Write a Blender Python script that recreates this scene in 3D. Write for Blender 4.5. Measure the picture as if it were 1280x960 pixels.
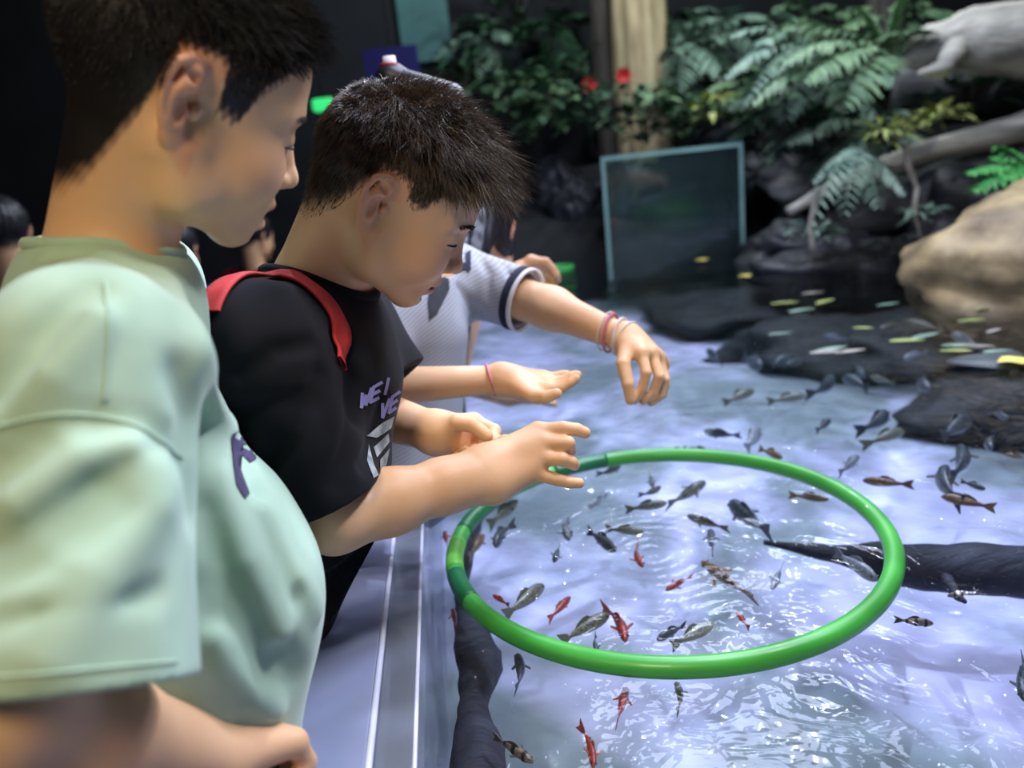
import bpy, bmesh, math, random
import numpy as np
from mathutils import Vector, Matrix
from mathutils.bvhtree import BVHTree
from mathutils import noise as mnoise

for o in list(bpy.data.objects):
    bpy.data.objects.remove(o)
scene = bpy.context.scene
COL = scene.collection

# ---------------------------------------------------------------- camera
WZ = 0.80                                   # water level above the floor
FPX = 960.0                                 # focal length for a 1280 x 960 picture
PITCH, ROLL = math.radians(16.08), math.radians(-6.3)
CAM = np.array([0.0, 0.0, WZ + 0.539])
F_ = np.array([0, math.cos(PITCH), -math.sin(PITCH)])
_U0 = np.array([0, math.sin(PITCH), math.cos(PITCH)])
_X = np.array([1.0, 0, 0])
R_ = math.cos(ROLL) * _X + math.sin(ROLL) * _U0
U_ = -math.sin(ROLL) * _X + math.cos(ROLL) * _U0


def ray(px, py):
    return F_ + (px - 640) / FPX * R_ - (py - 480) / FPX * U_


def P(px, py, d):
    """world point seen at a pixel, d metres in front of the lens"""
    return CAM + d * ray(px, py)


def onz(px, py, z):
    v = ray(px, py)
    return CAM + v * (z - CAM[2]) / v[2]


def ony(px, py, y):
    v = ray(px, py)
    return CAM + v * (y / v[1])


cam_d = bpy.data.cameras.new('camera')
cam = bpy.data.objects.new('camera', cam_d)
COL.objects.link(cam)
mw = Matrix.Identity(4)
for i in range(3):
    mw[i][0], mw[i][1], mw[i][2], mw[i][3] = R_[i], U_[i], -F_[i], CAM[i]
cam.matrix_world = mw
cam_d.sensor_width = 36.0
cam_d.lens = FPX / 1280 * 36.0
cam_d.clip_start = 0.02
cam_d.dof.use_dof = True
cam_d.dof.focus_distance = 0.80
cam_d.dof.aperture_fstop = 3.2
scene.camera = cam

# ---------------------------------------------------------------- colour management, world
vs = scene.view_settings
vs.view_transform = 'Standard'
vs.look = 'None'
vs.gamma = 1.0
vs.use_curve_mapping = False
vs.exposure = 0.0
wd = bpy.data.worlds.new('hall_air')
scene.world = wd
wd.use_nodes = True
wd.node_tree.nodes['Background'].inputs[0].default_value = (0.25, 0.32, 0.45, 1)
wd.node_tree.nodes['Background'].inputs[1].default_value = 0.03


# ---------------------------------------------------------------- lamps of the hall, and added caustic spots
def lamp(name, typ, loc, target, power, color, **kw):
    d = bpy.data.lights.new(name, typ)
    d.energy = power
    d.color = color
    for k, v in kw.items():
        setattr(d, k, v)
    o = bpy.data.objects.new(name, d)
    COL.objects.link(o)
    o.location = loc
    o.rotation_euler = (Vector(target) - Vector(loc)).to_track_quat('-Z', 'Y').to_euler()
    return o


COOL = (0.68, 0.74, 1.0)
# long rows of cool lamps hung above the pool
lamp('pool_lamp', 'AREA', (0.75, 1.15, 2.75), (0.35, 1.0, 0.8), 33, COOL, shape='RECTANGLE', size=0.9, size_y=1.6)
lamp('pool_lamp', 'AREA', (0.85, 2.75, 2.9), (0.4, 2.6, 0.8), 40, COOL, shape='RECTANGLE', size=0.9, size_y=1.0)
# added spots with no real fixture: their pattern imitates water caustics on the bed
RIP = [lamp('caustic_spot', 'SPOT', l_, t_, 45, COOL, spot_size=math.radians(66), spot_blend=0.6, shadow_soft_size=0.02)
       for l_, t_ in (((0.55, 1.35, 3.1), (0.42, 1.05, 0.6)), ((1.5, 0.7, 3.1), (0.5, 1.0, 0.6)), ((0.0, 2.3, 3.1), (0.5, 1.3, 0.6)))]
# warm down-light in the visitors' aisle behind the photographer
lamp('aisle_downlight', 'SPOT', (-0.40, -0.85, 2.60), (-0.2, 0.7, 1.1), 96, (1.0, 0.80, 0.53), spot_size=math.radians(58), spot_blend=0.8,
     shadow_soft_size=0.28)
# track spot over the pool turned on the visitors at the rim
lamp('rim_spot', 'SPOT', (0.95, 0.85, 2.45), (-0.12, 0.85, 1.2), 46, (1.0, 0.94, 0.90), spot_size=math.radians(44), spot_blend=0.7, shadow_soft_size=0.12)
# pin lamps over the planting at the back
for l_, w_ in (((0.75, 4.2, 3.3), 40), ((1.35, 3.3, 3.3), 40), ((0.1, 4.6, 3.3), 40), ((2.1, 2.7, 3.3), 60), ((1.5, 4.4, 3.3), 36)):
    lamp('planting_lamp', 'POINT', l_, (l_[0], l_[1], 0), w_, (0.86, 0.95, 1.0), shadow_soft_size=0.035)
lamp('boulder_lamp', 'SPOT', (1.2, 1.6, 2.9), (1.75, 2.5, 1.0), 30, (1.0, 0.85, 0.62), spot_size=math.radians(45), spot_blend=0.6,
     shadow_soft_size=0.10)


def caustic_pattern(rt, seed):
    rt.use_nodes = True
    nt = rt.node_tree
    em = nt.nodes['Emission']
    tc = nt.nodes.new('ShaderNodeTexCoord')
    sep = nt.nodes.new('ShaderNodeSeparateXYZ')
    nt.links.new(tc.outputs['Normal'], sep.inputs[0])
    dx = nt.nodes.new('ShaderNodeMath'); dx.operation = 'DIVIDE'
    dy = nt.nodes.new('ShaderNodeMath'); dy.operation = 'DIVIDE'
    nt.links.new(sep.outputs[0], dx.inputs[0]); nt.links.new(sep.outputs[2], dx.inputs[1])
    nt.links.new(sep.outputs[1], dy.inputs[0]); nt.links.new(sep.outputs[2], dy.inputs[1])
    cmb = nt.nodes.new('ShaderNodeCombineXYZ'); cmb.inputs[2].default_value = seed
    nt.links.new(dx.outputs[0], cmb.inputs[0]); nt.links.new(dy.outputs[0], cmb.inputs[1])
    nz = nt.nodes.new('ShaderNodeTexNoise'); nz.inputs['Scale'].default_value = 6.0; nz.inputs['Detail'].default_value = 2.0
    nt.links.new(cmb.outputs[0], nz.inputs['Vector'])
    vm = nt.nodes.new('ShaderNodeVectorMath'); vm.operation = 'MULTIPLY_ADD'
    vm.inputs[1].default_value = (0.24, 0.24, 0.0)
    nt.links.new(nz.outputs['Color'], vm.inputs[0]); nt.links.new(cmb.outputs[0], vm.inputs[2])
    acc = None
    for sc_, amp in ((11.0, 1.0), (24.0, 0.45)):
        vo = nt.nodes.new('ShaderNodeTexVoronoi'); vo.feature = 'DISTANCE_TO_EDGE'
        vo.inputs['Scale'].default_value = sc_
        nt.links.new(vm.outputs[0], vo.inputs['Vector'])
        mr = nt.nodes.new('ShaderNodeMapRange'); mr.interpolation_type = 'SMOOTHSTEP'
        mr.inputs['From Min'].default_value = 0.0; mr.inputs['From Max'].default_value = 0.14
        mr.inputs['To Min'].default_value = amp; mr.inputs['To Max'].default_value = 0.0
        nt.links.new(vo.outputs['Distance'], mr.inputs['Value'])
        if acc is None:
            acc = mr.outputs[0]
        else:
            a_ = nt.nodes.new('ShaderNodeMath'); a_.operation = 'ADD'
            nt.links.new(acc, a_.inputs[0]); nt.links.new(mr.outputs[0], a_.inputs[1]); acc = a_.outputs[0]
    pw = nt.nodes.new('ShaderNodeMath'); pw.operation = 'POWER'; pw.inputs[1].default_value = 2.2
    nt.links.new(acc, pw.inputs[0])
    ma = nt.nodes.new('ShaderNodeMath'); ma.operation = 'MULTIPLY_ADD'; ma.inputs[1].default_value = 2.6; ma.inputs[2].default_value = 0.30
    nt.links.new(pw.outputs[0], ma.inputs[0])
    nt.links.new(ma.outputs[0], em.inputs['Strength'])


for i_, r_ in enumerate(RIP): caustic_pattern(r_.data, 3.7 * i_)


# ---------------------------------------------------------------- object helpers
def link(o, parent=None):
    COL.objects.link(o)
    if parent is not None:
        o.parent = parent
    return o


def tag(o, label=None, cat=None, group=None, kind=None):
    if label: o['label'] = label
    if cat: o['category'] = cat
    if group: o['group'] = group
    if kind: o['kind'] = kind
    return o


def empty(name, loc=(0, 0, 0), rz=0.0):
    o = bpy.data.objects.new(name, None)
    o.empty_display_size = 0.05
    o.location = loc
    o.rotation_euler = (0, 0, rz)
    return link(o)


def new_mesh(name, verts, faces, mat=None, smooth=True):
    me = bpy.data.meshes.new(name)
    if isinstance(verts, np.ndarray):
        verts = verts.astype(float).tolist()
    if isinstance(faces, np.ndarray):
        faces = faces.tolist()
    me.from_pydata(verts, [], faces)
    me.update()
    if smooth:
        me.polygons.foreach_set('use_smooth', [True] * len(me.polygons))
    if mat: me.materials.append(mat)
    return me


def obj(name, me, parent=None):
    """link a mesh; under a parent the mesh is kept where it stands in the world"""
    o = bpy.data.objects.new(name, me)
    link(o)
    if parent is not None:
        o.parent = parent
        chain = Matrix.Identity(4)
        q = parent
        while q is not None:
            chain = q.matrix_parent_inverse @ q.matrix_basis @ chain
            q = q.parent
        o.matrix_parent_inverse = chain.inverted()
    return o


def fast_mesh(name, V, Fq, mat, smooth=True):
    """mesh from arrays; Fq is (n,4) or (n,3)"""
    me = bpy.data.meshes.new(name)
    n, k = Fq.shape
    me.vertices.add(len(V)); me.vertices.foreach_set('co', V.astype(np.float32).ravel())
    me.loops.add(n * k); me.loops.foreach_set('vertex_index', Fq.astype(np.int32).ravel())
    me.polygons.add(n); me.polygons.foreach_set('loop_start', np.arange(0, n * k, k, dtype=np.int32))
    me.polygons.foreach_set('use_smooth', np.full(n, smooth))
    me.update(calc_edges=True)
    me.validate()
    if mat: me.materials.append(mat)
    return me


class MB:
    """small collector of shapes that become one mesh"""
    def __init__(s): s.v = []; s.f = []

    def add(s, v, f):
        k = len(s.v)
        s.v += [tuple(map(float, q)) for q in v]
        s.f += [tuple(i + k for i in q) for q in f]
        return s

    def box(s, lo, hi, M=None):
        x0, y0, z0 = lo; x1, y1, z1 = hi
        v = [(x0, y0, z0), (x1, y0, z0), (x1, y1, z0), (x0, y1, z0), (x0, y0, z1), (x1, y0, z1), (x1, y1, z1), (x0, y1, z1)]
        if M is not None: v = [M(*q) for q in v]
        return s.add(v, [(0, 3, 2, 1), (4, 5, 6, 7), (0, 1, 5, 4), (1, 2, 6, 5), (2, 3, 7, 6), (3, 0, 4, 7)])

    def tube(s, pts, rad, n=8, cap=True, closed=False):
        pts = [np.array(p, float) for p in pts]
        m = len(pts)
        if not hasattr(rad, '__len__'): rad = [rad] * m
        T = []
        for i in range(m):
            a = pts[(i - 1) % m] if (closed or i > 0) else pts[i]
            b = pts[(i + 1) % m] if (closed or i < m - 1) else pts[i]
            t = b - a; T.append(t / (np.linalg.norm(t) + 1e-12))
        up = np.array([0, 0, 1.0]) if abs(T[0][2]) < 0.9 else np.array([1.0, 0, 0])
        u = np.cross(up, T[0]); u /= np.linalg.norm(u)
        v = []
        for i in range(m):
            u = u - T[i] * (u @ T[i]); u /= np.linalg.norm(u) + 1e-12
            w = np.cross(T[i], u)
            for k in range(n):
                a = 2 * math.pi * k / n
                v.append(pts[i] + rad[i] * (math.cos(a) * u + math.sin(a) * w))
        f = []
        for i in range(m if closed else m - 1):
            j = (i + 1) % m
            for k in range(n):
                f.append((i * n + k, i * n + (k + 1) % n, j * n + (k + 1) % n, j * n + k))
        if cap and not closed:
            f.append(tuple(range(n - 1, -1, -1))); f.append(tuple((m - 1) * n + k for k in range(n)))
        return s.add(v, f)

    def mesh(s, name, mat=None, smooth=True): return new_mesh(name, s.v, s.f, mat, smooth)

    def build(s, name, mat=None, parent=None, smooth=True): return obj(name, s.mesh(name, mat, smooth), parent)


def soften(o, w, seg=2):
    m = o.modifiers.new('edge', 'BEVEL'); m.width = w; m.segments = seg; m.limit_method = 'ANGLE'
    return o


# ---------------------------------------------------------------- material helper
def mat(name, c1, c2=None, scale=8.0, rough=0.6, metal=0.0, bump=0.0, bscale=None, spec=0.5, sss=0.0, sss_col=None, coat=0.0, detail=4.0,
        stretch=None, attr=None, sheen=0.0, contrast=(0.35, 0.65), emit=None, emit_s=0.0, obj_coord=True, trans=0.0):
    m = bpy.data.materials.new(name); m.use_nodes = True
    nt = m.node_tree; N = nt.nodes; L = nt.links
    b = N['Principled BSDF']
    b.inputs['Roughness'].default_value = rough
    b.inputs['Metallic'].default_value = metal
    b.inputs['Specular IOR Level'].default_value = spec
    b.inputs['Coat Weight'].default_value = coat
    b.inputs['Sheen Weight'].default_value = sheen
    b.inputs['Transmission Weight'].default_value = trans
    if sss:
        b.inputs['Subsurface Weight'].default_value = sss
        b.inputs['Subsurface Radius'].default_value = sss_col or (1.0, 0.4, 0.2)
        b.inputs['Subsurface Scale'].default_value = 0.006
    tcn = N.new('ShaderNodeTexCoord')
    mp = N.new('ShaderNodeMapping')
    if stretch: mp.inputs['Scale'].default_value = stretch
    L.new(tcn.outputs['Object'], mp.inputs[0])
    nz = N.new('ShaderNodeTexNoise'); nz.inputs['Scale'].default_value = scale; nz.inputs['Detail'].default_value = detail
    L.new(mp.outputs[0], nz.inputs['Vector'])
    rp = N.new('ShaderNodeValToRGB')
    rp.color_ramp.elements[0].position, rp.color_ramp.elements[1].position = contrast
    rp.color_ramp.elements[0].color = (*c1, 1)
    rp.color_ramp.elements[1].color = (*(c2 or c1), 1)
    L.new(nz.outputs['Fac'], rp.inputs[0])
    out = rp.outputs[0]
    if attr:
        at = N.new('ShaderNodeAttribute'); at.attribute_name = attr
        mx = N.new('ShaderNodeMix'); mx.data_type = 'RGBA'; mx.blend_type = 'MIX'
        L.new(at.outputs['Alpha'], mx.inputs['Factor'])
        L.new(out, mx.inputs['A']); L.new(at.outputs['Color'], mx.inputs['B'])
        out = mx.outputs['Result']
    L.new(out, b.inputs['Base Color'])
    if bump:
        nb = N.new('ShaderNodeTexNoise'); nb.inputs['Scale'].default_value = bscale or scale * 3; nb.inputs['Detail'].default_value = 5
        L.new(mp.outputs[0], nb.inputs['Vector'])
        bp = N.new('ShaderNodeBump'); bp.inputs['Strength'].default_value = bump; bp.inputs['Distance'].default_value = 0.01
        L.new(nb.outputs['Fac'], bp.inputs['Height']); L.new(bp.outputs[0], b.inputs['Normal'])
    if emit:
        b.inputs['Emission Color'].default_value = (*emit, 1); b.inputs['Emission Strength'].default_value = emit_s
    return m


def srgb(r, g, b):
    f = lambda c: (c / 255 / 12.92) if c / 255 <= 0.04045 else ((c / 255 + 0.055) / 1.055) ** 2.4
    return (f(r), f(g), f(b))


def glassy(name, tint, ior=1.45, rough=0.0, body=0.0, body_col=(1, 1, 1)):
    """clear sheet: see-through with Fresnel mirror, a little body colour"""
    m = bpy.data.materials.new(name); m.use_nodes = True
    nt = m.node_tree; N = nt.nodes; L = nt.links; N.clear()
    out = N.new('ShaderNodeOutputMaterial')
    tr = N.new('ShaderNodeBsdfTransparent'); tr.inputs[0].default_value = (*tint, 1)
    gl = N.new('ShaderNodeBsdfGlossy'); gl.inputs['Roughness'].default_value = rough
    fr = N.new('ShaderNodeFresnel'); fr.inputs[0].default_value = ior
    mx = N.new('ShaderNodeMixShader')
    L.new(fr.outputs[0], mx.inputs[0]); L.new(tr.outputs[0], mx.inputs[1]); L.new(gl.outputs[0], mx.inputs[2])
    last = mx.outputs[0]
    if body:
        df = N.new('ShaderNodeBsdfDiffuse'); df.inputs[0].default_value = (*body_col, 1)
        m2 = N.new('ShaderNodeMixShader'); m2.inputs[0].default_value = body
        L.new(last, m2.inputs[1]); L.new(df.outputs[0], m2.inputs[2]); last = m2.outputs[0]
    L.new(last, out.inputs[0])
    return m, gl, fr, N, L
# ================================================================ the setting
rng = random.Random(7)
M_black = mat('dark_wall_paint', srgb(24, 29, 34), srgb(16, 20, 25), 3, 0.85)
M_floor = mat('dark_floor', srgb(48, 46, 50), srgb(36, 35, 40), 6, 0.55, bump=0.05)
M_ceil = mat('black_ceiling', srgb(14, 14, 18), None, 3, 0.9)


def slab(name, lo, hi, m):
    o = MB().box(lo, hi).build(name, m, smooth=False)
    return tag(o, kind='structure')


slab('floor', (-4.0, -3.0, -0.1), (5.0, 6.2, 0.0), M_floor)
slab('ceiling', (-4.0, -3.0, 3.6), (5.0, 6.2, 3.7), M_ceil)
slab('wall_back', (-4.0, 6.1, 0.0), (5.0, 6.2, 3.6), M_black)
slab('wall_left', (-4.1, -3.0, 0.0), (-4.0, 6.2, 3.6), M_black)
slab('wall_right', (5.0, -3.0, 0.0), (5.1, 6.2, 3.6), M_black)
slab('wall_front', (-4.0, -3.1, 0.0), (5.0, -3.0, 3.6), M_black)

# pool frame: u runs from the visitors' side into the pool, v along the rim
_ra = math.radians(-3.9)
RE = np.array([math.sin(_ra), math.cos(_ra), 0.0]); RN = np.array([math.cos(_ra), -math.sin(_ra), 0.0])
RA = np.array([-0.238, 0.552, 0.0])


def RP(u, v, z):
    q = RA + u * RN + v * RE
    return (q[0], q[1], z)


V0, V1 = -2.2, 3.6
M_ledge = mat('lavender_ledge', srgb(150, 157, 188), srgb(138, 146, 180), 2.5, 0.42, bump=0.02, bscale=40)
M_edge = mat('white_bead', srgb(222, 226, 250), None, 5, 0.25, coat=0.4)
M_panel = mat('pool_panel', srgb(60, 66, 96), srgb(52, 58, 88), 3, 0.5)
M_acr, _g, _f, _N, _L = glassy('acrylic', (0.93, 0.96, 0.97), 1.45, 0.03, 0.22, srgb(205, 215, 235))

pool = empty('touch_pool', RP(0, 0, 0))
tag(pool, 'waist-high touch pool with lavender ledge and clear acrylic rim', 'pool')
soften(MB().box((0.0, V0, WZ + 0.02), (0.079, V1, WZ + 0.06), RP).build('ledge', M_ledge, pool, smooth=False), 0.004, 3)
MB().box((0.004, V0, 0.0), (0.05, V1, WZ + 0.02), RP).build('outer_panel', M_panel, pool, smooth=False)
soften(MB().box((0.080, V0, 0.50), (0.118, V1, WZ + 0.052), RP).build('acrylic_panel', M_acr, pool, smooth=False), 0.003, 2)
MB().tube([RP(0.0795, v, WZ + 0.0585) for v in np.linspace(V0, V1, 30)], 0.0036, 8).build('edge_bead', M_edge, pool)
MB().tube([RP(0.118, v, WZ + 0.051) for v in np.linspace(V0, V1, 30)], 0.0022, 8).build('edge_bead', M_edge, pool)  # white tube put in for the bright line of the acrylic edge
# seams across the ledge


# bed of the pool: pale painted floor with soft undulations and grey-green silt patches
def bed_mat():
    m = bpy.data.materials.new('pale_pool_bed'); m.use_nodes = True
    nt = m.node_tree; N = nt.nodes; L = nt.links
    b = N['Principled BSDF']; b.inputs['Roughness'].default_value = 0.7
    tcn = N.new('ShaderNodeTexCoord')
    n1 = N.new('ShaderNodeTexNoise'); n1.inputs['Scale'].default_value = 1.9; n1.inputs['Detail'].default_value = 3; n1.inputs['Distortion'].default_value = 0.8
    L.new(tcn.outputs['Object'], n1.inputs['Vector'])
    r1 = N.new('ShaderNodeValToRGB')
    e = r1.color_ramp.elements
    e[0].position = 0.40; e[0].color = (*srgb(212, 212, 244), 1)
    e[1].position = 0.58; e[1].color = (*srgb(128, 142, 144), 1)
    L.new(n1.outputs['Fac'], r1.inputs[0])
    n2 = N.new('ShaderNodeTexNoise'); n2.inputs['Scale'].default_value = 14; n2.inputs['Detail'].default_value = 6
    L.new(tcn.outputs['Object'], n2.inputs['Vector'])
    r2 = N.new('ShaderNodeValToRGB'); e = r2.color_ramp.elements
    e[0].position = 0.3; e[0].color = (0.86, 0.88, 0.9, 1); e[1].position = 0.7; e[1].color = (1, 1, 1, 1)
    L.new(n2.outputs['Fac'], r2.inputs[0])
    mx = N.new('ShaderNodeMix'); mx.data_type = 'RGBA'; mx.blend_type = 'MULTIPLY'; mx.inputs['Factor'].default_value = 1.0
    L.new(r1.outputs[0], mx.inputs['A']); L.new(r2.outputs[0], mx.inputs['B'])
    # dark bed towards the planted banks, their dark reflection put into its colour
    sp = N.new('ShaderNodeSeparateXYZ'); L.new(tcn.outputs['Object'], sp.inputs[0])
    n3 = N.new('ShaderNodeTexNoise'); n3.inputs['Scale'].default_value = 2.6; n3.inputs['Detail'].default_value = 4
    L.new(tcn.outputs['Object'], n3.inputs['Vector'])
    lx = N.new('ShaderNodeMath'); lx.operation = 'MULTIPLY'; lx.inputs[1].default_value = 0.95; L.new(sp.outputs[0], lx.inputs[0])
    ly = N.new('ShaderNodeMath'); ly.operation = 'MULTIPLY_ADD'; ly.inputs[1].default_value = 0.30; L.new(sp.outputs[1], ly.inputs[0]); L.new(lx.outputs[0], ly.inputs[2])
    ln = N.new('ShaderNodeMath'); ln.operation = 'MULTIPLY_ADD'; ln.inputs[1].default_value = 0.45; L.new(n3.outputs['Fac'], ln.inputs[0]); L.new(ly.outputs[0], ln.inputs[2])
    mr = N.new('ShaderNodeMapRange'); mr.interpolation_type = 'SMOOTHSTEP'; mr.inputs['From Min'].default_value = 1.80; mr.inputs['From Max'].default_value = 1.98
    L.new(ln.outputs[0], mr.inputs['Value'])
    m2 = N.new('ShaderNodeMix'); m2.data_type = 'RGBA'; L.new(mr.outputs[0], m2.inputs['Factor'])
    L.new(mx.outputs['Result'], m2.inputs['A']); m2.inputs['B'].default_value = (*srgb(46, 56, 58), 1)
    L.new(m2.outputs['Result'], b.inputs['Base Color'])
    return m


BED = 0.58
nx, ny = 120, 130
gx = np.linspace(0.118, 4.2, nx); gy = np.linspace(V0, 4.4, ny)
v = []
for j in range(ny):
    for i in range(nx):
        q = RP(gx[i], gy[j], 0)
        z = BED + 0.05 * mnoise.noise(Vector((q[0] * 2.2, q[1] * 2.2, 1.3))) + 0.02 * mnoise.noise(Vector((q[0] * 7, q[1] * 5, 4.3)))
        v.append((q[0], q[1], z))
fq = [(j * nx + i, j * nx + i + 1, (j + 1) * nx + i + 1, (j + 1) * nx + i) for j in range(ny - 1) for i in range(nx - 1)]
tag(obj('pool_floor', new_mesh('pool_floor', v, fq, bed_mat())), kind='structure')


# water surface
def water_mat():
    m, gl, fr, N, L = glassy('pool_water', (0.90, 0.93, 0.97), 1.33, 0.02)
    tcn = N.new('ShaderNodeTexCoord')
    n1 = N.new('ShaderNodeTexNoise'); n1.inputs['Scale'].default_value = 9; n1.inputs['Detail'].default_value = 3; n1.inputs['Distortion'].default_value = 1.2
    L.new(tcn.outputs['Object'], n1.inputs['Vector'])
    n2 = N.new('ShaderNodeTexNoise'); n2.inputs['Scale'].default_value = 38; n2.inputs['Detail'].default_value = 2; n2.inputs['Distortion'].default_value = 0.6
    L.new(tcn.outputs['Object'], n2.inputs['Vector'])
    # rings spreading where the fish feed
    c = onz(815, 690, WZ)
    mp = N.new('ShaderNodeMapping'); mp.inputs['Location'].default_value = (-c[0], -c[1], -c[2])
    L.new(tcn.outputs['Object'], mp.inputs[0])
    ln = N.new('ShaderNodeVectorMath'); ln.operation = 'LENGTH'; L.new(mp.outputs[0], ln.inputs[0])
    sn = N.new('ShaderNodeMath'); sn.operation = 'MULTIPLY'; sn.inputs[1].default_value = 330; L.new(ln.outputs['Value'], sn.inputs[0])
    s2 = N.new('ShaderNodeMath'); s2.operation = 'SINE'; L.new(sn.outputs[0], s2.inputs[0])
    fall = N.new('ShaderNodeMapRange'); fall.inputs['From Min'].default_value = 0.03; fall.inputs['From Max'].default_value = 0.22
    fall.inputs['To Min'].default_value = 0.20; fall.inputs['To Max'].default_value = 0.0
    L.new(ln.outputs['Value'], fall.inputs['Value'])
    rg = N.new('ShaderNodeMath'); rg.operation = 'MULTIPLY'; L.new(s2.outputs[0], rg.inputs[0]); L.new(fall.outputs[0], rg.inputs[1])
    a1 = N.new('ShaderNodeMath'); a1.operation = 'MULTIPLY_ADD'; a1.inputs[1].default_value = 0.22
    L.new(n2.outputs['Fac'], a1.inputs[0]); L.new(n1.outputs['Fac'], a1.inputs[2])
    a2 = N.new('ShaderNodeMath'); a2.operation = 'MULTIPLY_ADD'; a2.inputs[1].default_value = 0.3
    L.new(rg.outputs[0], a2.inputs[0]); L.new(a1.outputs[0], a2.inputs[2])
    bp = N.new('ShaderNodeBump'); bp.inputs['Strength'].default_value = 0.55; bp.inputs['Distance'].default_value = 0.02
    L.new(a2.outputs[0], bp.inputs['Height'])
    L.new(bp.outputs[0], gl.inputs['Normal']); L.new(bp.outputs[0], fr.inputs['Normal'])
    return m


wv = [RP(0.119, V0, WZ), RP(4.2, V0, WZ), RP(4.2, 4.4, WZ), RP(0.119, 4.4, WZ)]
tag(obj('pool_water', new_mesh('pool_water', wv, [(0, 1, 2, 3)], water_mat(), False)), kind='structure')

# ================================================================ floating hoop
HC_, HR, HT = np.array([0.1906, 0.9956]), 0.30, 0.0124


def hoop_arc(a0, a1, r, n):
    return [(HC_[0] + HR * math.cos(a), HC_[1] + HR * math.sin(a), WZ + 0.004) for a in np.linspace(a0, a1, n)]


M_green = mat('green_hose', srgb(70, 172, 66), srgb(62, 160, 60), 6, 0.38, coat=0.15)
M_dgreen = mat('dark_green_joint', srgb(22, 112, 62), srgb(18, 100, 54), 6, 0.4)
M_lgreen = mat('bright_green_sleeve', srgb(116, 204, 74), srgb(104, 194, 70), 6, 0.4)
hoop = empty('floating_hoop', (HC_[0], HC_[1], WZ))
tag(hoop, 'large bright green hose hoop floating on the water among the fish', 'hoop')
MB().tube(hoop_arc(0, 2 * math.pi, HT, 145)[:-1], HT, 16, closed=True).build('hose', M_green, hoop)


def hoop_angle(px, py):
    q = onz(px, py, WZ); return math.atan2(q[1] - HC_[1], q[0] - HC_[0])


for (p0, p1, m, dr) in (((640, 630), (580, 668), M_dgreen, 0.0006), ((572, 682), (571, 716), M_lgreen, 0.0004), ((571, 722), (590, 756), M_dgreen, 0.0006),
                        ((760, 580), (700, 598), M_dgreen, 0.0006)):
    a0, a1 = hoop_angle(*p0), hoop_angle(*p1)
    if a1 - a0 > math.pi: a1 -= 2 * math.pi
    if a0 - a1 > math.pi: a1 += 2 * math.pi
    MB().tube(hoop_arc(a0, a1, 0, 14), HT + dr, 16).build('joint_sleeve', m, hoop)

# ================================================================ dark reflections in the water, put in as sunken wood shapes
M_reflect = mat('dark_reflection', srgb(40, 44, 54), srgb(28, 30, 40), 12, 0.7, bump=0.5, bscale=25, stretch=(1, 4, 1))


def rough_tube(pts, rad, seed, n=14, sub=6, amp=0.25):
    """gnarled branch through the points"""
    pts = [np.array(p, float) for p in pts]
    Q, Rr = [], []
    for i in range(len(pts) - 1):
        for k in range(sub):
            t = k / sub; s = t * t * (3 - 2 * t)
            Q.append(pts[i] * (1 - t) + pts[i + 1] * t); Rr.append(rad[i] * (1 - s) + rad[i + 1] * s)
    Q.append(pts[-1]); Rr.append(rad[-1])
    mb = MB().tube(Q, Rr, n)
    V = np.array(mb.v)
    out = []
    for i, q in enumerate(V):
        c = Q[min(i // n, len(Q) - 1)]
        d = q - c
        s = 1 + amp * mnoise.noise(Vector(q * 9) + Vector((seed, 0, 0))) + 0.5 * amp * mnoise.noise(Vector(q * 30) + Vector((seed, 3, 0)))
        out.append(c + d * s)
    mb.v = [tuple(q) for q in out]
    return mb


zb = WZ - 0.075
br = empty('reflection_branch', onz(1120, 710, zb))
tag(br, 'thick dark branch shape standing in for a reflection under the far side of the hoop', 'branch')
rough_tube([onz(1700, 716, zb), onz(1450, 722, zb), onz(1330, 716, zb), onz(1220, 712, zb), onz(1120, 706, zb), onz(1040, 692, zb), onz(955, 678, zb)], [0.02, 0.045, 0.040, 0.036, 0.030, 0.014, 0.004], 1).build('wood', M_reflect, br)
rough_tube([onz(1180, 720, zb), onz(1197, 745, zb + 0.01), onz(1206, 752, zb + 0.02)], [0.01, 0.006, 0.003], 2, 8).build('reflection_fork', M_reflect, br)
rt_ = empty('reflection_root', onz(600, 850, zb))
tag(rt_, 'wavy dark root shape standing in for a reflection alongside the acrylic rim', 'root')
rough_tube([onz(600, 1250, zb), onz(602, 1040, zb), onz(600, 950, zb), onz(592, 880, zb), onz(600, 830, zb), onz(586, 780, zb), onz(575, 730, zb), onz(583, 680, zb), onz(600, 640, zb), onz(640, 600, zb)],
           [0.012, 0.030, 0.026, 0.022, 0.024, 0.018, 0.015, 0.016, 0.014, 0.006], 3, amp=0.5).build('wood', M_reflect, rt_)

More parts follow.
